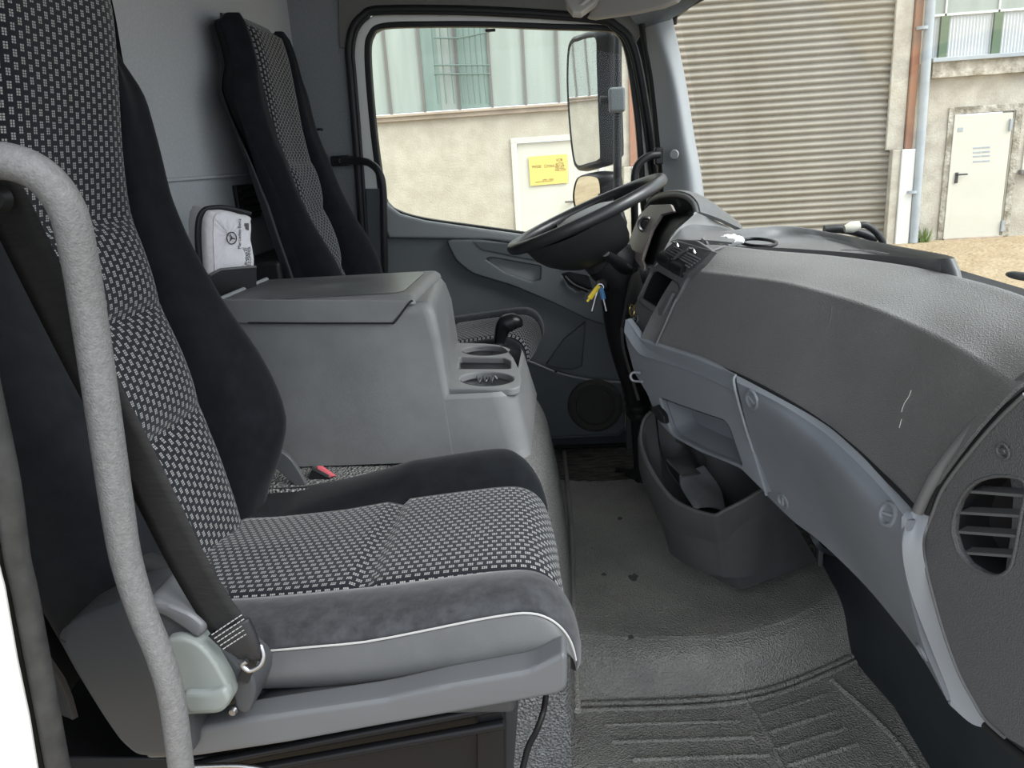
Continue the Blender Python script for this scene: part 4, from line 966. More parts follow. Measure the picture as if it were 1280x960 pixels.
# emblem
em = bp.at(289.7, 297.7, .0125)
zz_ = V((0, 0, 1)); vv = (zz_-bp.n*zz_.dot(bp.n)).normalized(); uu = vv.cross(bp.n)
R_ = .0115
tube('emblem_ring', [em+uu*R_*.85*math.cos(t)+vv*R_*math.sin(t) for t in [6.2832*i/20 for i in range(20)]], .0010, 'ink', bg_, n=1, seg=6, closed=True)
bm = bmesh.new()
for k in range(3):
    t = math.pi/2+k*2.0944+.25; tip = em+(uu*.85*math.cos(t)+vv*math.sin(t))*R_; a = em+(uu*.85*math.cos(t+1.047)+vv*math.sin(t+1.047))*R_*.16; d = em+(uu*.85*math.cos(t-1.047)+vv*math.sin(t-1.047))*R_*.16
    bm.faces.new([bm.verts.new(x) for x in (em, a, tip, d)])
solid(finish('emblem_star', bm, 'ink', bg_, smooth=False), .0004)
text('lettering', 'Mercedes-Benz', bp, 299.5, 311.5, .0095, 'ink', bg_, ang=math.radians(84), off=.0115)
for s, x, y, h in (('TASCHE', 306.5, 336, .0125), ('MIT WARN', 310, 335.5, .0085), ('H-COMMER', 313, 334.5, .0085)):
    text('lettering', s, bp, x, y, h, 'ink', bg_, ang=math.radians(87), off=.009, squash=.95)
for i in range(6): plate('label_bar', bp, [[(305.5+i*1.0, 279), (306.1+i*1.0, 279), (306.1+i*1.0, 288), (305.5+i*1.0, 288)]], 'ink', bg_, th=.0006, off=.009, bev=.0001)
tag(fbox('rear_bin', -.79, -.66, 1.75, 2.1, .60, .80, 'black', None, .01), 'low black moulded box behind the driver seat', 'box')
bpy.data.objects['rear_bin'].name = 'storage_box'

# ================================================================== DASHBOARD
ds = thing('dashboard', V((.5, 1.2, .55)), 'curved dark grained dashboard with blue grey lower panels spanning the cab', 'dashboard')
rows = [[P(800, 424, 1.56), P(822, 431, 1.52), P(872, 446, 1.41), P(924, 467, 1.30), P(975, 493, 1.20), P(1032, 528, 1.11), P(1068, 557, 1.035), P(1100, 587, .97), P(1125, 611, .912), P(1149, 637, .86)],
        [P(815, 399, 1.565), P(833, 402, 1.53), P(885, 415, 1.425), P(938, 434, 1.32), P(990, 458, 1.22), P(1052, 492, 1.12), P(1095, 519, 1.04), P(1132, 548, .965), P(1155, 570, .91), P(1177, 590, .855)],
        [P(840, 350, 1.575), P(852, 362, 1.545), P(905, 370, 1.45), P(958, 380, 1.355), P(1010, 397, 1.255), P(1072, 425, 1.14), P(1125, 455, 1.055), P(1172, 488, .965), P(1200, 508, .90), P(1229, 524, .835)],
        [P(852, 335, 1.58), P(866, 338, 1.56), P(922, 345, 1.47), P(980, 353, 1.385), P(1035, 367, 1.29), P(1095, 386, 1.175), P(1150, 410, 1.085), P(1200, 436, .98), P(1235, 458, .90), P(1272, 483, .80)],
        [P(862, 320, 1.60), P(882, 322, 1.585), P(940, 327, 1.50), P(1000, 334, 1.42), P(1058, 345, 1.33), P(1120, 359, 1.22), P(1180, 379, 1.12), P(1235, 402, 1.0), P(1275, 425, .90), P(1325, 455, .77)],
        [P(880, 306, 1.64), P(906, 307, 1.62), P(960, 313, 1.54), P(1025, 318, 1.47), P(1085, 325, 1.38), P(1145, 334, 1.26), P(1202, 347, 1.15), P(1262, 364, 1.03), P(1320, 388, .90), P(1390, 425, .74)],
        [V((.42, 1.75, .78)), V((.45, 1.73, .78)), V((.52, 1.66, .775)), V((.60, 1.58, .77)), V((.64, 1.46, .77)), V((.67, 1.33, .765)), V((.68, 1.2, .765)), V((.68, 1.05, .765)), V((.66, .85, .76)), V((.62, .60, .74))],
        [V((.84, 1.80, .66)), V((.84, 1.75, .66)), V((.84, 1.66, .66)), V((.84, 1.58, .66)), V((.84, 1.46, .66)), V((.83, 1.33, .66)), V((.82, 1.2, .66)), V((.81, 1.05, .66)), V((.78, .85, .66)), V((.72, .55, .66))]]
B0, CR, TS = rows[0], [CAM+(p-CAM)*.935 for p in rows[3]], rows[5]
CR[0], CR[1] = rows[3][0], CAM+(rows[3][1]-CAM)*.985; CR[-1] = CAM+(rows[3][-1]-CAM)*.97; CR[-2] = CAM+(rows[3][-2]-CAM)*.95; CR[2] = CAM+(rows[3][2]-CAM)*.95
def lr(a, b_, t, up=0): return [p.lerp(q, t)+V((-up*.7, 0, up)) for p, q in zip(a, b_)]
lowr = [V((p.x+.05, p.y+.04, .725)) for p in TS]
rows = [B0, lr(B0, CR, .33, .004), lr(B0, CR, .66, .005), lr(B0, CR, .93, .002), CR, lr(CR, TS, .08, .001), lr(CR, TS, .4, .004), lr(CR, TS, .8, .002), TS, lr(TS, lowr, .25, .004), lowr, [V((.84-.0*i, p.y+.05, .66)) for i, p in enumerate(lowr)]]
patch('dash_pad', rows, 'pad', ds, n=4, th=.004, ang=80)
tube('pad_left_edge', [P(820, 431, 1.515), P(838, 390, 1.52), P(856, 352, 1.535), P(873, 327, 1.555), P(888, 315, 1.58), P(906, 308, 1.61)], .0028, 'tray', ds, seg=8)
tube('pad_seam', [p+V((-.001, -.001, -.003)) for p in rows[0][1:]], .0032, 'blackmatte', ds, seg=8)
# scratches in the pad (pale gouges)
for pts in (((1139, 488), (1136, 497), (1130, 506), (1127, 517)), ((1127, 527), (1124, 538)), ((1040, 380), (1037, 405), (1026, 440)), ((1142, 458), (1138, 467)), ((1015, 467), (1010, 475)), ((1165, 562), (1170, 580))):
    pass
# dash top behind the instruments
patch('dash_top', [[P(840, 300, 1.66), P(880, 300, 1.66), P(915, 303, 1.64)], [P(852, 285, 1.74), P(885, 290, 1.74), P(925, 292, 1.76)], [P(862, 274, 1.80), P(892, 286, 1.88), P(925, 292, 1.98)], [P(872, 268, 1.86), P(900, 281, 1.98), P(924, 290, 2.15)]], 'tray', ds, n=5, th=.004)
# tray on top
tr = thing('dash_tray', P(1000, 300, 1.6), 'shallow open tray moulded on top of the dashboard behind the windscreen', 'tray')
rim = [(878, 297, 1.66), (890, 292, 1.75), (920, 287, 1.90), (950, 284, 2.0), (987, 282.5, 2.02), (1030, 289, 1.93), (1075, 298, 1.74), (1130, 309, 1.50), (1170, 316, 1.34), (1188, 320, 1.26), (1193, 323, 1.20), (1180, 323, 1.20), (1150, 323, 1.27), (1100, 319, 1.38), (1040, 314, 1.48), (980, 310, 1.555), (930, 308, 1.61), (900, 306, 1.64), (885, 302, 1.65)]
R0 = [P(*q) for q in rim]; k = len(R0)
R0 = spline(R0, 4, True); cen = sum(R0, V())/len(R0)
def scaled(s, dz, lst=R0): return [V((cen.x+(p.x-cen.x)*s, cen.y+(p.y-cen.y)*s, p.z+dz)) for p in lst]
def flatz(lst, z): return [V((p.x, p.y, z)) for p in lst]
rows = [flatz(scaled(1.10, 0), .745), scaled(1.035, -.016), scaled(1.008, -.003), scaled(1.0, 0), scaled(.985, -.002), scaled(.965, -.012), flatz(scaled(.955, 0), .768), flatz(scaled(.93, 0), .762), flatz(scaled(.5, 0), .761), flatz(scaled(.01, 0), .761)]
finish('tray_shell', grid_bm(rows, closed_u=True), 'tray', tr, ang=50)
cl = thing('crumpled_tissue', P(912, 301, 1.68), 'small crumpled white tissue lying at the left end of the dash tray', 'tissue')
bm = bmesh.new(); bmesh.ops.create_icosphere(bm, subdivisions=3, radius=.013, matrix=Matrix.Translation(P(913, 300, 1.70)))
rnd = random.Random(2); cc0 = P(913, 300, 1.70)
for v_ in bm.verts: d = v_.co-cc0; v_.co = cc0+V((d.x*1.9, d.y*1.5, d.z*.8))*(1+.3*math.sin(d.x*500)*math.cos(d.y*420)+.12*rnd.random())
finish('paper', bm, 'paper', cl, ang=20)
rg = tube('cup_ring', [PZ(948, 303, .775)+V((.035*math.cos(t), .075*math.sin(t), 0)) for t in [6.2832*i/16 for i in range(16)]], .004, 'black', None, n=2, closed=True)
tag(rg, 'dark oval ring lying in the dash tray beside the tissue', 'ring')
pp = patch('paper_sheet', [[PZ(1050, 313, .775), PZ(1075, 314, .775), PZ(1108, 318, .775)], [PZ(1055, 312, .780), PZ(1085, 313, .782), PZ(1112, 317.5, .780)]], 'paper', None, n=3, th=.0006)
tag(pp, 'white sheet of paper lying in the dash tray', 'paper')
# cowl bits outside the windscreen
fbox('dash_body', .56, .66, .62, 1.75, .45, .70, 'black', ds, .01)
cw = fbox('wall_cowl', .68, 1.02, .25, 2.70, .50, .645, 'blackmatte'); cw['kind'] = 'structure'
hs = thing('washer_hose', V((.9, 2.0, .68)), 'black bent hose outside the windscreen behind the dash tray', 'hose')
tube('hose', [P(1066, 284, 2.2), P(1080, 281, 2.2), P(1090, 286, 2.2), P(1098, 294, 2.2), P(1104, 306, 2.2), V((P(1104, 306, 2.2).x, 2.2, .645))], .009, 'black', hs)
lathe('connector', [(0, .02), (.012, .02), (.016, 0), (.01, -.02), (0, -.02)], P(1065, 284, 2.2), V((1, 0, .2)), 'doorwhite', hs, seg=16)
tube('wiper_blade_link', [P(1030, 287, 2.25), P(1050, 286, 2.25), P(1075, 291, 2.25), P(1095, 299, 2.25)], .012, 'black', hs)
wp = tube('wiper_arm', [P(1259, 342.5, 1.6), P(1268, 344, 1.58), P(1300, 349, 1.55), P(1340, 356, 1.5), V((.98, 1.42, .645))], [.004, .008, .009, .009, .010], 'black', None, seg=8)
tag(wp, 'black wiper arm outside the windscreen at the right edge', 'wiper')

# lower blue-grey panels
L1 = Plane(P(790, 420, 1.585), P(922, 468, 1.295), P(940, 600, 1.28))
lp = thing('lower_panel', None or P(870, 500, 1.4), 'x', 'x'); bpy.data.objects.remove(lp)
left_out = [(782, 398), (800, 423), (822, 432), (872, 448), (919, 468), (917, 480), (930, 528), (944, 573), (958, 619), (942, 603), (926, 587), (900, 575), (875, 566), (841, 547), (823, 528), (808, 492), (792, 466), (783, 432), (779, 410)]
rec = [(824, 497), (850, 507), (894, 522), (906, 526), (912, 536), (928, 583), (880, 564), (845, 546), (838, 538)]
plate('left_lower_panel', L1, [left_out, rec], 'silver', ds, th=.016, bev=.004, rad=[.006, .008], segs=3)
# recess: walls running back and a shelf
rw = rounded([L1.at(*q, -.004) for q in rec], .008, 5); c = sum(rw, V())/len(rw); dd = V((.045, .030, 0))
sh_ = [c+(p-c)*V((1, 1, 1)).x*.86+dd+V((0, 0, .012)) for p in rw]
rows = [rw, [a.lerp(b_, .5) for a, b_ in zip(rw, sh_)], sh_, [c+(p-c)*.01+dd for p in rw]]
finish('pocket_recess', grid_bm(rows, closed_u=True), 'silver', ds, ang=30)
patch('fold_band', [[P(782, 399, 1.600), P(800, 424, 1.56), P(822, 433, 1.515), P(872, 448, 1.405), P(918, 468, 1.298)], [P(780, 415, 1.588), P(798, 441, 1.548), P(820, 450, 1.505), P(870, 467, 1.395), P(919, 489, 1.290)]], 'silver', ds, n=5, th=.006)
# right panel as a smooth surface
T_ = [(920, 469, 1.30), (975, 494, 1.20), (1032, 528, 1.11), (1068, 557, 1.035), (1100, 588, .97), (1128, 617, .91), (1143, 637, .87)]
C1 = [(921, 478, 1.285), (972, 503, 1.185), (1024, 536, 1.097), (1060, 567, 1.022), (1092, 599, .958), (1118, 629, .902), (1133, 650, .862)]
C2 = [(926, 500, 1.275), (970, 527, 1.180), (1012, 560, 1.095), (1045, 591, 1.022), (1078, 627, .955), (1106, 662, .905), (1128, 692, .865)]
B2 = [(943, 570, 1.28), (985, 606, 1.20), (1025, 645, 1.125), (1060, 680, 1.05), (1095, 720, .975), (1125, 760, .92), (1150, 795, .875)]
B_ = [(959, 620, 1.275), (990, 650, 1.21), (1025, 677, 1.14), (1074, 724, 1.06), (1112, 768, .985), (1150, 818, .92), (1184, 876, .865)]
patch('right_lower_panel', [[P(*q) for q in r] for r in (T_, C1)], 'silver_lit', ds, n=6, th=.006)  # upturned band, its highlight painted with the paler plastic
rr_ = [[P(*q) for q in r] for r in (C1, C2, B2, B_)]
patch('right_lower_panel_face', rr_, 'silver', ds, n=6, th=.010, ang=80)
tube('panel_split', [P(919.5, 469, 1.293), P(917.5, 480, 1.285), P(930, 528, 1.278), P(944, 572, 1.276), P(958, 619, 1.272)], .0026, 'silver_lit', ds, seg=8)
# bevelled end strip
patch('end_strip', [[P(1133, 649, .862), P(1128, 690, .864), P(1138, 740, .868), P(1160, 800, .868), P(1186, 866, .865), P(1188, 882, .862)],
                    [P(1143, 637, .868), P(1142, 690, .858), P(1150, 740, .862), P(1176, 808, .860), P(1206, 876, .858), P(1215, 905, .856)],
                    [P(1164, 640, .852), P(1153, 676, .852), P(1161, 724, .856), P(1192, 808, .852), P(1222, 880, .85), P(1240, 911, .848)]], 'silver_lit', ds, n=5, th=.006)
from mathutils.bvhtree import BVHTree
def surf(o):
    me = o.data; off = wloc(o); return BVHTree.FromPolygons([v_.co+off for v_ in me.vertices], [p.vertices[:] for p in me.polygons])
_rf = surf(bpy.data.objects['right_lower_panel_face'])
def fastener(x, y, Y, r, n_):
    c = P(x, y, Y); h_ = _rf.ray_cast(CAM, ray(x, y).normalized())
    if h_[0] is not None: c = h_[0]; n_ = h_[1] if h_[1].dot(CAM-c) > 0 else -h_[1]
    lathe('panel_fastener', [(0, -.003), (r*.62, -.003), (r*.66, .0005), (r*.82, .003), (r, .0028), (r*1.08, -.001)], c, n_, 'silver', ds, seg=28)
    a = n_.normalized(); s = a.cross(V((1, .3, .2))).normalized(); tube('fastener_slot', [c+a*.0005-s*r*.62, c+a*.0005+s*r*.62], .0022, 'silver_lit', ds, smoothpath=False, seg=8)
nrm = V((-.86, -.5, -.05)); 
fastener(940, 500, 1.255, .017, nrm); fastener(1110, 643, .905, .0155, V((-.9, -.42, -.03)))
fastener(979, 626, 1.215, .014, V((-.9, -.42, -.15))); fastener(1153, 815, .888, .012, V((-.95, -.3, -.1)))
# ridge and end panel with the big round vent
tube('pad_end_ridge', [P(1147, 640, .852), P(1158, 615, .848), P(1172, 590, .842), P(1198, 556, .832), P(1226, 524, .82), P(1262, 490, .80), P(1310, 452, .76)], .0068, 'tray', ds, n=8, seg=12)
tube('pad_end_groove', [P(1158, 642, .853), P(1170, 615, .848), P(1186, 588, .84), P(1210, 556, .83), P(1238, 524, .815), P(1274, 490, .795), P(1320, 455, .76)], .0045, 'blackmatte', ds, n=8, seg=10)
EP = Plane(P(1160, 724, .855), P(1175, 600, .838), P(1280, 700, .725))
ol = [(1165, 643), (1176, 615), (1194, 588), (1218, 558), (1246, 526), (1282, 492), (1330, 455), (1420, 520), (1420, 1010), (1300, 955), (1281, 937), (1256, 922), (1231, 900), (1216, 876), (1197, 840), (1178, 788), (1161, 726), (1154, 690), (1154, 672)]
vent = [(1192, 665), (1194, 645), (1201, 626), (1212, 610), (1226, 600), (1245, 595), (1262, 595), (1280, 600), (1284, 615), (1278, 645), (1272, 680), (1266, 706), (1258, 716), (1246, 720), (1230, 716), (1212, 705), (1199, 688)]
plate('end_panel', EP, [ol, vent], 'endpanel', ds, th=.008, bev=.0025, segs=3)
tube('end_panel_edge', [EP.at(x, y, .001) for x, y in ((1281, 493), (1246, 527), (1218, 559), (1194, 589), (1176, 616), (1165, 644), (1155, 672), (1155, 692), (1162, 727), (1179, 788), (1198, 840), (1217, 876), (1232, 900), (1256, 922))], .0022, 'tray', ds, n=4, seg=8)
vt = thing('end_air_vent', EP.at(1235, 660), 'round slatted defroster vent in the near end of the dashboard', 'vent')
vo = spline([EP.at(*q, -.002) for q in vent], 4, True); c = sum(vo, V())/len(vo)
rows = [vo, [p-EP.n*.02 for p in vo], [c+(p-c)*.96-EP.n*.045+V((.0, .0, 0)) for p in vo], [c+(p-c)*.8-EP.n*.05 for p in vo], [c+(p-c)*.01-EP.n*.052 for p in vo]]
finish('duct', grid_bm(rows, closed_u=True), 'blackmatte', vt, ang=40)
vpc = [c+(p-c)*.985 for p in vo]
tube('vent_rim', [p+EP.n*.001 for p in vo], .0022, 'endpanel', vt, n=1, seg=8, closed=True)
for (xl, yl, xr, yr) in ((1209, 614.5, 1279, 620), (1198, 641, 1275, 645.5), (1194, 665, 1271, 670.5), (1199, 691, 1266, 695.5)):
    a, b_ = EP.at(xl, yl, -.006), EP.at(xr, yr, -.006); dn = -EP.n*.013+V((0, 0, .003)); up_ = V((0, 0, .0016))
    bm = bmesh.new(); vs = [bm.verts.new(q) for q in (a+up_, b_+up_, b_+up_+dn, a+up_+dn, a-up_, b_-up_, b_-up_+dn, a-up_+dn)]
    for f in ((0, 1, 2, 3), (7, 6, 5, 4), (0, 4, 5, 1), (1, 5, 6, 2), (2, 6, 7, 3), (3, 7, 4, 0)): bm.faces.new([vs[q] for q in f])
    finish('slat', bm, 'tray', vt, smooth=False)
plate('vent_cheek', EP, [[(1262, 595), (1284, 600), (1284, 620), (1278, 650), (1266, 706), (1256, 716), (1258, 700), (1264, 660), (1266, 620)]], 'endpanel', vt, th=.003, off=-.020, bev=.001)
lathe('screw_cup', [(0, .001), (.0035, .001), (.004, -.001), (.006, -.001), (.0075, .0015), (.0095, .0005)], EP.at(1254, 564, .001), EP.n, 'endpanel', ds, seg=24)
lathe('screw_head', [(0, .0025), (.003, .002), (.0035, 0)], EP.at(1254, 564, .001), EP.n, 'steel', ds, seg=12)
tube('door_seal_strip', [EP.at(1231, 906, -.008), EP.at(1256, 928, -.008), EP.at(1290, 955, -.008)], .005, 'rubber', ds, seg=8)

# storage bin
sbn = thing('storage_bin', V((.4, 1.6, .05)), 'dark moulded open storage bin bulging from beneath the dashboard', 'bin')
rimp = [(812, 514, 1.63), (803, 524, 1.62), (799, 540, 1.61), (800, 556, 1.595), (806, 574, 1.57), (818, 596, 1.54), (838, 622, 1.50), (862, 636, 1.47), (885, 643, 1.45), (895, 644, 1.44), (906, 638, 1.44), (928, 627, 1.44), (952, 613, 1.45), (975, 600, 1.48)]
botp = [(806, 560, 1.70), (806, 590, 1.69), (809, 612, 1.68), (815, 632, 1.665), (824, 652, 1.65), (838, 674, 1.63), (858, 698, 1.605), (880, 714, 1.585), (903, 727, 1.57), (922, 735.5, 1.56), (934, 735, 1.56), (965, 723, 1.585), (997, 711, 1.62), (1021, 700, 1.66)]
rp = [P(*q) for q in rimp]; bt = [P(*q) for q in botp]
def offc(lst, d, z=0):
    c = V((.42, 1.72, 0)); return [V((p.x+(c.x-p.x)*d, p.y+(c.y-p.y)*d, p.z+z)) for p in lst]
mid = [a.lerp(b_, .5)+V((-.012, -.010, 0)) for a, b_ in zip(rp, bt)]
q1 = [a.lerp(b_, .12)+V((-.006, -.005, 0)) for a, b_ in zip(rp, bt)]
q3 = [a.lerp(b_, .92)+V((-.002, -.002, 0)) for a, b_ in zip(rp, bt)]
inn = [offc(rp, .035, -.001), offc(rp, .05, -.010), [V((p.x, p.y, p.z*.45+.06)) for p in offc(rp, .12)], [V((p.x, p.y, .09)) for p in offc(rp, .25)], [V((p.x, p.y, .085)) for p in offc(rp, .98)]]
rows = [spline(r, 4) for r in [offc(bt, .9, 0), offc(bt, .1, 0), bt, q3, mid, q1, [p+V((0, 0, -.004)) for p in rp], offc(rp, .012, .0)]+inn]
finish('bin_shell', grid_bm(rows), 'bin', sbn, ang=50)
tube('bin_rim', offc(rp, .016, -.002), .0042, 'bin', sbn, n=5, seg=10)
iw = Plane(P(850, 570, 1.66), P(905, 600, 1.60), P(850, 520, 1.66))
patch('bin_inner_wall', [[P(820, 500, 1.72), P(850, 520, 1.72), P(905, 540, 1.70), P(975, 590, 1.66)], [P(826, 560, 1.70), P(850, 585, 1.69), P(915, 615, 1.67), P(980, 660, 1.65)], [P(838, 590, 1.66), P(862, 620, 1.64), P(905, 650, 1.60), P(985, 700, 1.64)]], 'bin', sbn, n=4, th=.004)
patch('bin_divider', [[P(834, 574, 1.60), P(850, 572, 1.64), P(856, 556, 1.68), P(845, 550, 1.70)], [P(850, 592, 1.58), P(868, 584, 1.60), P(875, 582, 1.66), P(872, 560, 1.70)], [P(852, 595, 1.57), P(872, 592, 1.58), P(880, 590, 1.62), P(884, 575, 1.66)]], 'bin', sbn, n=4, th=.004)
patch('bin_ledge', [[P(850, 594, 1.575), P(864, 588, 1.59), P(880, 582, 1.60)], [P(852, 610, 1.56), P(876, 604, 1.58), P(900, 610, 1.60)], [P(868, 636, 1.54), P(888, 634, 1.54), P(907, 638, 1.54)]], 'console_lid', sbn, n=4, th=.004)
box('bin_end_flange', P(1024, 688, 1.66), (.012, .03, .07), 'bin', sbn, .003)

# centre stack
CS = Plane(P(845, 300, 1.60), P(822, 428, 1.53), P(790, 398, 1.66))
plate('centre_stack_panel', CS, [[(846, 298), (870, 300), (889, 312), (873, 327), (856, 352), (838, 390), (821, 430), (803, 422), (787, 402), (786, 388), (795, 378), (812, 336), (830, 312)], [(813, 340), (820, 338), (847, 354), (849, 362), (840, 382), (824, 394), (803, 381), (797, 374)]], 'tray', ds, th=.010, bev=.003, rad=[.006, .006], segs=3)
cb = rounded([CS.at(*q, -.003) for q in ((813, 340), (820, 338), (847, 354), (849, 362), (840, 382), (824, 394), (803, 381), (797, 374))], .006, 4); c = sum(cb, V())/len(cb)
rows = [cb, [p+V((.07, .03, 0)) for p in cb], [c+(p-c)*.01+V((.071, .03, 0)) for p in cb]]
finish('cubby', grid_bm(rows, closed_u=True), 'blackmatte', ds, ang=30)
plate('cubby_lip', CS, [[(797, 374), (803, 381), (822, 394), (828, 393), (841, 366), (838, 363), (826, 384), (820, 384), (800, 371)]], 'tray', ds, th=.008, off=.006, bev=.002)
cv = thing('centre_air_vent', CS.at(850, 322), 'pair of black barrel air vents with chrome levers at the top of the centre stack', 'vent')
plate('vent_frame', CS, [[(845, 300), (890, 313), (876, 330), (858, 346), (820, 327)], [(846, 304), (883, 315), (870, 330), (857, 341), (825, 324)]], 'tray', cv, th=.014, off=.004, bev=.002, rad=.003)
plate('vent_back', CS, [[(846, 304), (883, 315), (857, 341), (825, 324)]], 'blackmatte', cv, th=.004, off=-.02, bev=.0005)
for (a, b_, d) in (((829, 322), (842, 330), .4), ((845, 332), (859, 339), .4)):
    tube('barrel', [CS.at(*a, -.004), CS.at(*b_, -.004)], .016, 'black', cv, smoothpath=False, seg=20)
for i in range(5):
    t = i/4.6
    for s0_, s1_ in (((831, 318), (842, 325)), ((848, 326), (862, 334))):
        sx_, sy_ = 14*t, -11.5*t; tube('slat', [CS.at(s0_[0]+sx_*.9, s0_[1]+sy_, .004), CS.at(s1_[0]+sx_*1.1, s1_[1]+sy_*.98, .004)], .0022, 'console_lid', cv, smoothpath=False, seg=8)
for (x, y) in ((845, 305), (866, 313)):
    tube('vent_lever', [CS.at(x-4, y-3, .008), CS.at(x, y-1, .016), CS.at(x+3, y+4, .012)], .0028, 'chrome', cv, seg=8)
tube('vent_divider', [CS.at(838, 332, .004), CS.at(846, 320, .006), CS.at(860, 312, .004)], .003, 'tray', cv, seg=8)
lathe('socket', [(0, -.002), (.006, -.002), (.008, .003), (.011, .003), (.012, 0)], CS.at(795, 400, .001), CS.n, 'tray', ds, seg=20)
lathe('socket_pin', [(0, .007), (.0035, .006), (.004, 0)], CS.at(795, 400, .001), CS.n, 'chrome', ds, seg=12)
gr_ = tube('lighter_ring', [CS.at(790+3*math.cos(t), 388+7*math.sin(t), .006) for t in [6.2832*i/12 for i in range(12)]], .0017, 'gold', None, n=2, closed=True, seg=8)
tag(gr_, 'small golden ring hanging at the corner of the centre stack', 'ring')
# hook and switch at the lower left of the silver panel
tube('cup_hook', [P(800, 466, 1.54), P(791, 466, 1.55), P(788, 471, 1.55), P(792, 476, 1.55), P(803, 477, 1.53)], .0025, 'silver_lit', ds, seg=8)
tg = plate('rocker_switch', L1, [[(814, 509), (820, 507), (829, 520), (831, 530), (825, 528), (817, 518)]], 'black', ds, th=.012, off=.009, bev=.002)
# instruments
IP = Plane(P(800, 330, 1.83), P(836, 256, 1.86), P(786, 300, 2.10))
OP_ = [(841, 264), (863, 262), (868, 268), (846, 287), (829, 312), (815, 336), (806, 333), (802, 323), (815, 286), (826, 268)]
plate('instrument_surround', IP, [[(812, 256), (838, 255), (842, 264), (826, 268), (815, 286), (802, 323), (806, 333), (804, 338), (794, 326), (786, 301), (799, 268)]], 'inst', ds, th=.008, bev=.002, rad=.005)
ir = rounded([IP.at(*q, -.003) for q in OP_], .008, 4); c = sum(ir, V())/len(ir)
dv = (c-CAM).normalized()*.09
rows = [ir, [c+(p-c)*.92+dv for p in ir], [c+(p-c)*.01+dv for p in ir]]
finish('instrument_recess', grid_bm(rows, closed_u=True), 'black', ds, ang=30)
kn = IP.at(806.5, 280.5, .002)
lathe('light_switch', [(0, -.006), (.010, -.006), (.012, .001), (.0165, .004), (.019, .003), (.021, 0)], kn, (CAM*.5+V((-.6, 1, .8))*.5-kn).normalized(), 'steel', ds, seg=32)
lathe('light_switch_knob', [(0, .004), (.008, .004), (.009, 0)], kn, (CAM*.5+V((-.6, 1, .8))*.5-kn).normalized(), 'black', ds, seg=24)
hood0 = [P(808, 262, 2.22), P(815, 251, 2.18), P(828, 245, 2.10), P(845, 243.5, 2.0), P(859, 247, 1.92), P(868, 256, 1.86), P(871, 268, 1.83)]
hood1 = [p+V((.10, 0, .012)) for p in hood0]; hood2 = [V((.72, p.y, .72)) for p in hood0]
hi = [p+V((.004, 0, -.012)) for p in hood0]
h1 = [P(822, 262, 2.28), P(832, 250, 2.24), P(848, 245, 2.16), P(865, 246, 2.08), P(880, 252, 2.0), P(892, 263, 1.95), P(896, 276, 1.93)]
h2 = [P(880, 290, 2.45), P(885, 280, 2.42), P(895, 273, 2.35), P(905, 273, 2.30), P(915, 277, 2.24), P(922, 283, 2.18), P(925, 290, 2.15)]
patch('instrument_hood', [hood0, h1, h2], 'tray', ds, n=6, th=.010, ang=60)
tube('hood_lip', hood0, .0065, 'endpanel', ds, n=6, seg=10)
tube('hood_rib', [P(846, 250, 2.0), P(850, 258, 2.0)], .004, 'endpanel', ds, smoothpath=False, seg=6)
patch('instrument_side', [[P(872, 266, 1.80), P(896, 277, 1.95), P(921, 289, 2.1)], [P(846, 287, 1.72), P(875, 293, 1.80), P(910, 297, 1.95)], [P(832, 309, 1.65), P(850, 302, 1.66), P(888, 303, 1.75)], [P(818, 334, 1.63), P(838, 318, 1.64), P(870, 312, 1.66)]], 'dashlight', ds, n=4, th=.006)
fbox('dash_core', .40, .80, 1.75, 2.44, .30, .69, 'black', ds, .01)
patch('column_surround', [[P(779, 410, 1.62), P(790, 350, 1.80), P(800, 335, 1.95), P(803, 320, 2.3)], [P(782, 440, 1.62), P(800, 400, 1.80), P(810, 380, 1.95), P(812, 360, 2.35)], [P(800, 500, 1.62), P(812, 470, 1.80), P(820, 450, 1.95), P(830, 430, 2.4)]], 'black', ds, n=4, th=.006)

# ================================================================== STEERING WHEEL
sw = thing('steering_wheel', V((.06, 1.95, .854)), 'black leather steering wheel with four spoke hub, lit along its upper rim', 'steering wheel')
tl_ = math.radians(21.5); SCn = V((.056, 1.95, .851)); ax = V((-math.sin(tl_), 0, math.cos(tl_))); ux = V((math.cos(tl_), 0, math.sin(tl_))); uy = V((0, 1, 0)); RR = .198
def wp_(r, t, h=0): return SCn+(ux*math.cos(t)+uy*math.sin(t))*r+ax*h
tube('rim', [wp_(RR, 6.28318*i/24) for i in range(24)], .0150, 'wheel', sw, n=4, seg=18, closed=True, up=ax)
lathe('hub', [(0, -.012), (.05, -.013), (.078, -.020), (.088, -.034), (.086, -.06), (.070, -.095), (.055, -.12), (.052, -.14), (0, -.14)], SCn, ax, 'wheel', sw, seg=40, ang=50)
lathe('horn_pad', [(0, .010), (.050, .008), (.076, .000), (.084, -.010), (.086, -.03)], SCn, ax, 'hubpad', sw, seg=36, ang=60)
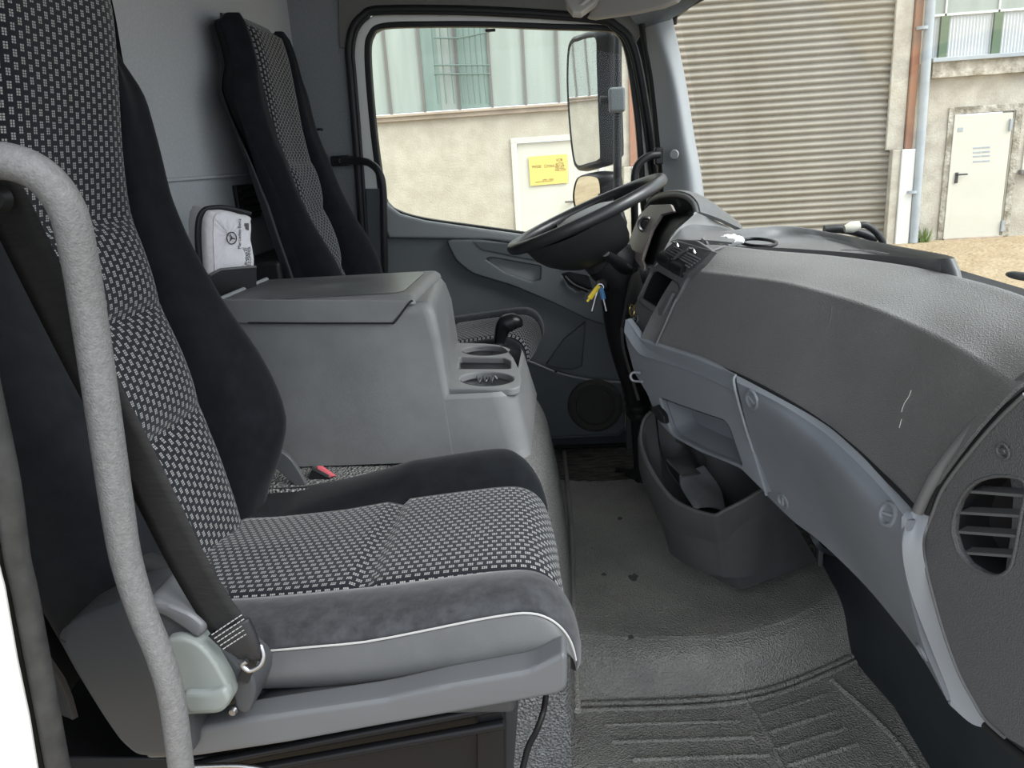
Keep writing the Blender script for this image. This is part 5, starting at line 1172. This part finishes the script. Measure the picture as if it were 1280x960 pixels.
for cen_, wd in ((-math.pi/2-.30, .66), (math.pi/2, .45)):
    g = []
    for k in range(6):
        v = k/5; r = RR+.003-(RR+.003-.070)*v; ww_ = wd*(1-v*.2)+v*.55; h = -.006-.100*math.sin(v*math.pi/2)**.75
        g.append([wp_(r, cen_+ww_*(-1+2*j/10), h-.012*(1-((-1+2*j/10))**2)) for j in range(11)])
    gt = []
    for k in range(6):
        v = k/5; r = RR+.003-(RR+.003-.068)*v; ww_ = wd*.9*(1-v*.2)+v*.5
        gt.append([wp_(r, cen_+ww_*(-1+2*j/10), .002-.018*v-.010*math.sin(math.pi*v)) for j in range(11)])
    loops = [a+list(reversed(b_)) for a, b_ in zip(gt, g)]
    o = finish('spoke', grid_bm(loops, closed_u=True), 'wheel', sw, ang=60)
patch('spoke_pad', [[wp_(.182, -1.57-.22, -.030), wp_(.184, -1.57, -.034), wp_(.182, -1.57+.2, -.030)], [wp_(.150, -1.57-.3, -.062), wp_(.152, -1.57, -.068), wp_(.150, -1.57+.25, -.062)], [wp_(.118, -1.57-.3, -.088), wp_(.120, -1.57, -.093), wp_(.118, -1.57+.25, -.088)]], 'leather_dark', sw, n=5, th=.004)
# column, stalk, ignition, bellows
co_ = thing('steering_column', V((.2, 1.98, 0)), 'black steering column with shroud and ribbed bellows running down to the floor', 'steering column')
pb = SCn-ax*.13
tube('shroud', [pb+V((-.004, 0, .01)), P(778, 344, 1.96), P(776, 372, 1.98), P(775, 405, 2.0), P(780, 440, 2.02), P(789, 475, 2.06), P(796, 500, 2.1)], [.058, .062, .052, .040, .034, .030, .028], 'black', co_, n=6, seg=26)
bl = []; rl = []
for i in range(15):
    t = i/14; bl.append(P(790+9*t, 455+65*t, 2.08+.05*t)); rl.append(.036 if i % 2 else .030)
tube('bellows', bl, rl, 'rubber', co_, n=2, seg=22)
tube('lower_shaft', [P(799, 515, 2.13), P(801, 550, 2.18), P(803, 590, 2.2), P(804, 600, 2.2)], .026, 'black', co_, seg=18)
lathe('shaft_boot', [(.026, .02), (.034, .012), (.05, .004), (.055, 0)], PZ(803, 592, .004), V((0, 0, 1)), 'rubber', co_, seg=24)
tube('indicator_stalk', [P(787, 340, 1.93), P(776, 331, 1.88), P(764, 322, 1.84), P(757, 316, 1.82)], [.017, .016, .0125, .0105], 'black', co_, n=4, seg=16)
lathe('stalk_cap', [(0, .003), (.010, .002), (.0105, -.002)], P(757, 316, 1.82), (P(757, 316, 1.82)-P(764, 322, 1.84)).normalized(), 'tray', co_, seg=16)
tube('column_stalk', [P(741, 331, 1.96), P(735, 335, 1.97)], .014, 'black', co_, smoothpath=False)
igc = P(752, 355, 1.915); ign = V((-.35, -.8, -.05)).normalized()
tube('ignition_housing', [P(768, 352, 1.97), P(758, 354, 1.935), P(752, 355, 1.918)], [.026, .021, .017], 'black', co_, seg=18)
lathe('ignition_lock', [(0, .002), (.009, .002), (.012, .004), (.014, 0)], igc, ign, 'steel', co_, seg=20)
ky = thing('key_bunch', igc, 'bunch of keys with yellow and blue caps hanging from the ignition', 'keys')
def key(a, b_, mt, cap, w_=.006):
    p, q = P(*a, 1.90), P(*b_, 1.895); m_ = p.lerp(q, cap)
    if cap > 0: tube('key_cap', [p, m_], w_, mt, ky, smoothpath=False, flat=(1, .45), seg=10)
    tube('key_blade', [m_, q], .0030, 'steel' if mt != 'yellow' else mt, ky, smoothpath=False, flat=(1, .4), seg=8)
key((749, 357), (734, 377), 'yellow', .8, .0065); key((747, 362), (740, 389), 'steel', .25, .005); key((751, 359), (758, 389), 'blue', .5, .006)
tube('key_ring', [igc+ign*.012+V((.009*math.cos(t), 0, .009*math.sin(t)-.006)) for t in [6.2832*i/12 for i in range(12)]], .0012, 'chrome', ky, n=2, closed=True, seg=6)
# pedal
pdl = thing('floor_clip', PZ(800, 588, .02), 'shiny black ended clip on the driver mat beside the column foot', 'clip')
tube('clip_body', [PZ(770, 587, .01), PZ(785, 588, .012), PZ(797, 589, .014)], .007, 'black', pdl, flat=(.6, 1.6))
tube('clip_tip', [PZ(795, 588, .016), PZ(802, 589, .016)], .005, 'chrome', pdl, smoothpath=False, flat=(.6, 1.2))
# cable under the near seat
cbl = tube('black_cable', [P(683, 866, .95), P(679, 890, .95), P(670, 915, .92), P(660, 935, .88), P(650, 975, .82)], .0045, 'rubber', None, n=8)
tag(cbl, 'black cable hanging down in front of the near seat pedestal', 'cable')

# ================================================================== WEAR: pale scratches cut into the plastic
def scratch(o, parent, lines, mt, r=.0004):
    t = surf(o)
    for ln in lines:
        pts = []
        for x, y in ln:
            d = ray(x, y).normalized(); h = t.ray_cast(CAM, d)
            if h[0] is not None: pts.append(h[0]-d*.0002)
        if len(pts) > 1: tube('scratch', pts, r, mt, parent, n=3, seg=5)
M['scratch'] = mat('scratch_pale', (.42, .41, .39), .8)
O = bpy.data.objects
scratch(O['dash_pad'], ds, [((1139, 488), (1136, 496), (1130, 505), (1127, 515)), ((1127, 524), (1124, 535))], 'scratch', .0007)
scratch(O['dash_pad'], ds, [((1040, 382), (1037, 405), (1024, 440)), ((1142, 458), (1138, 466)), ((1015, 467), (1010, 475)), ((1163, 560), (1168, 582))], 'console', .0004)
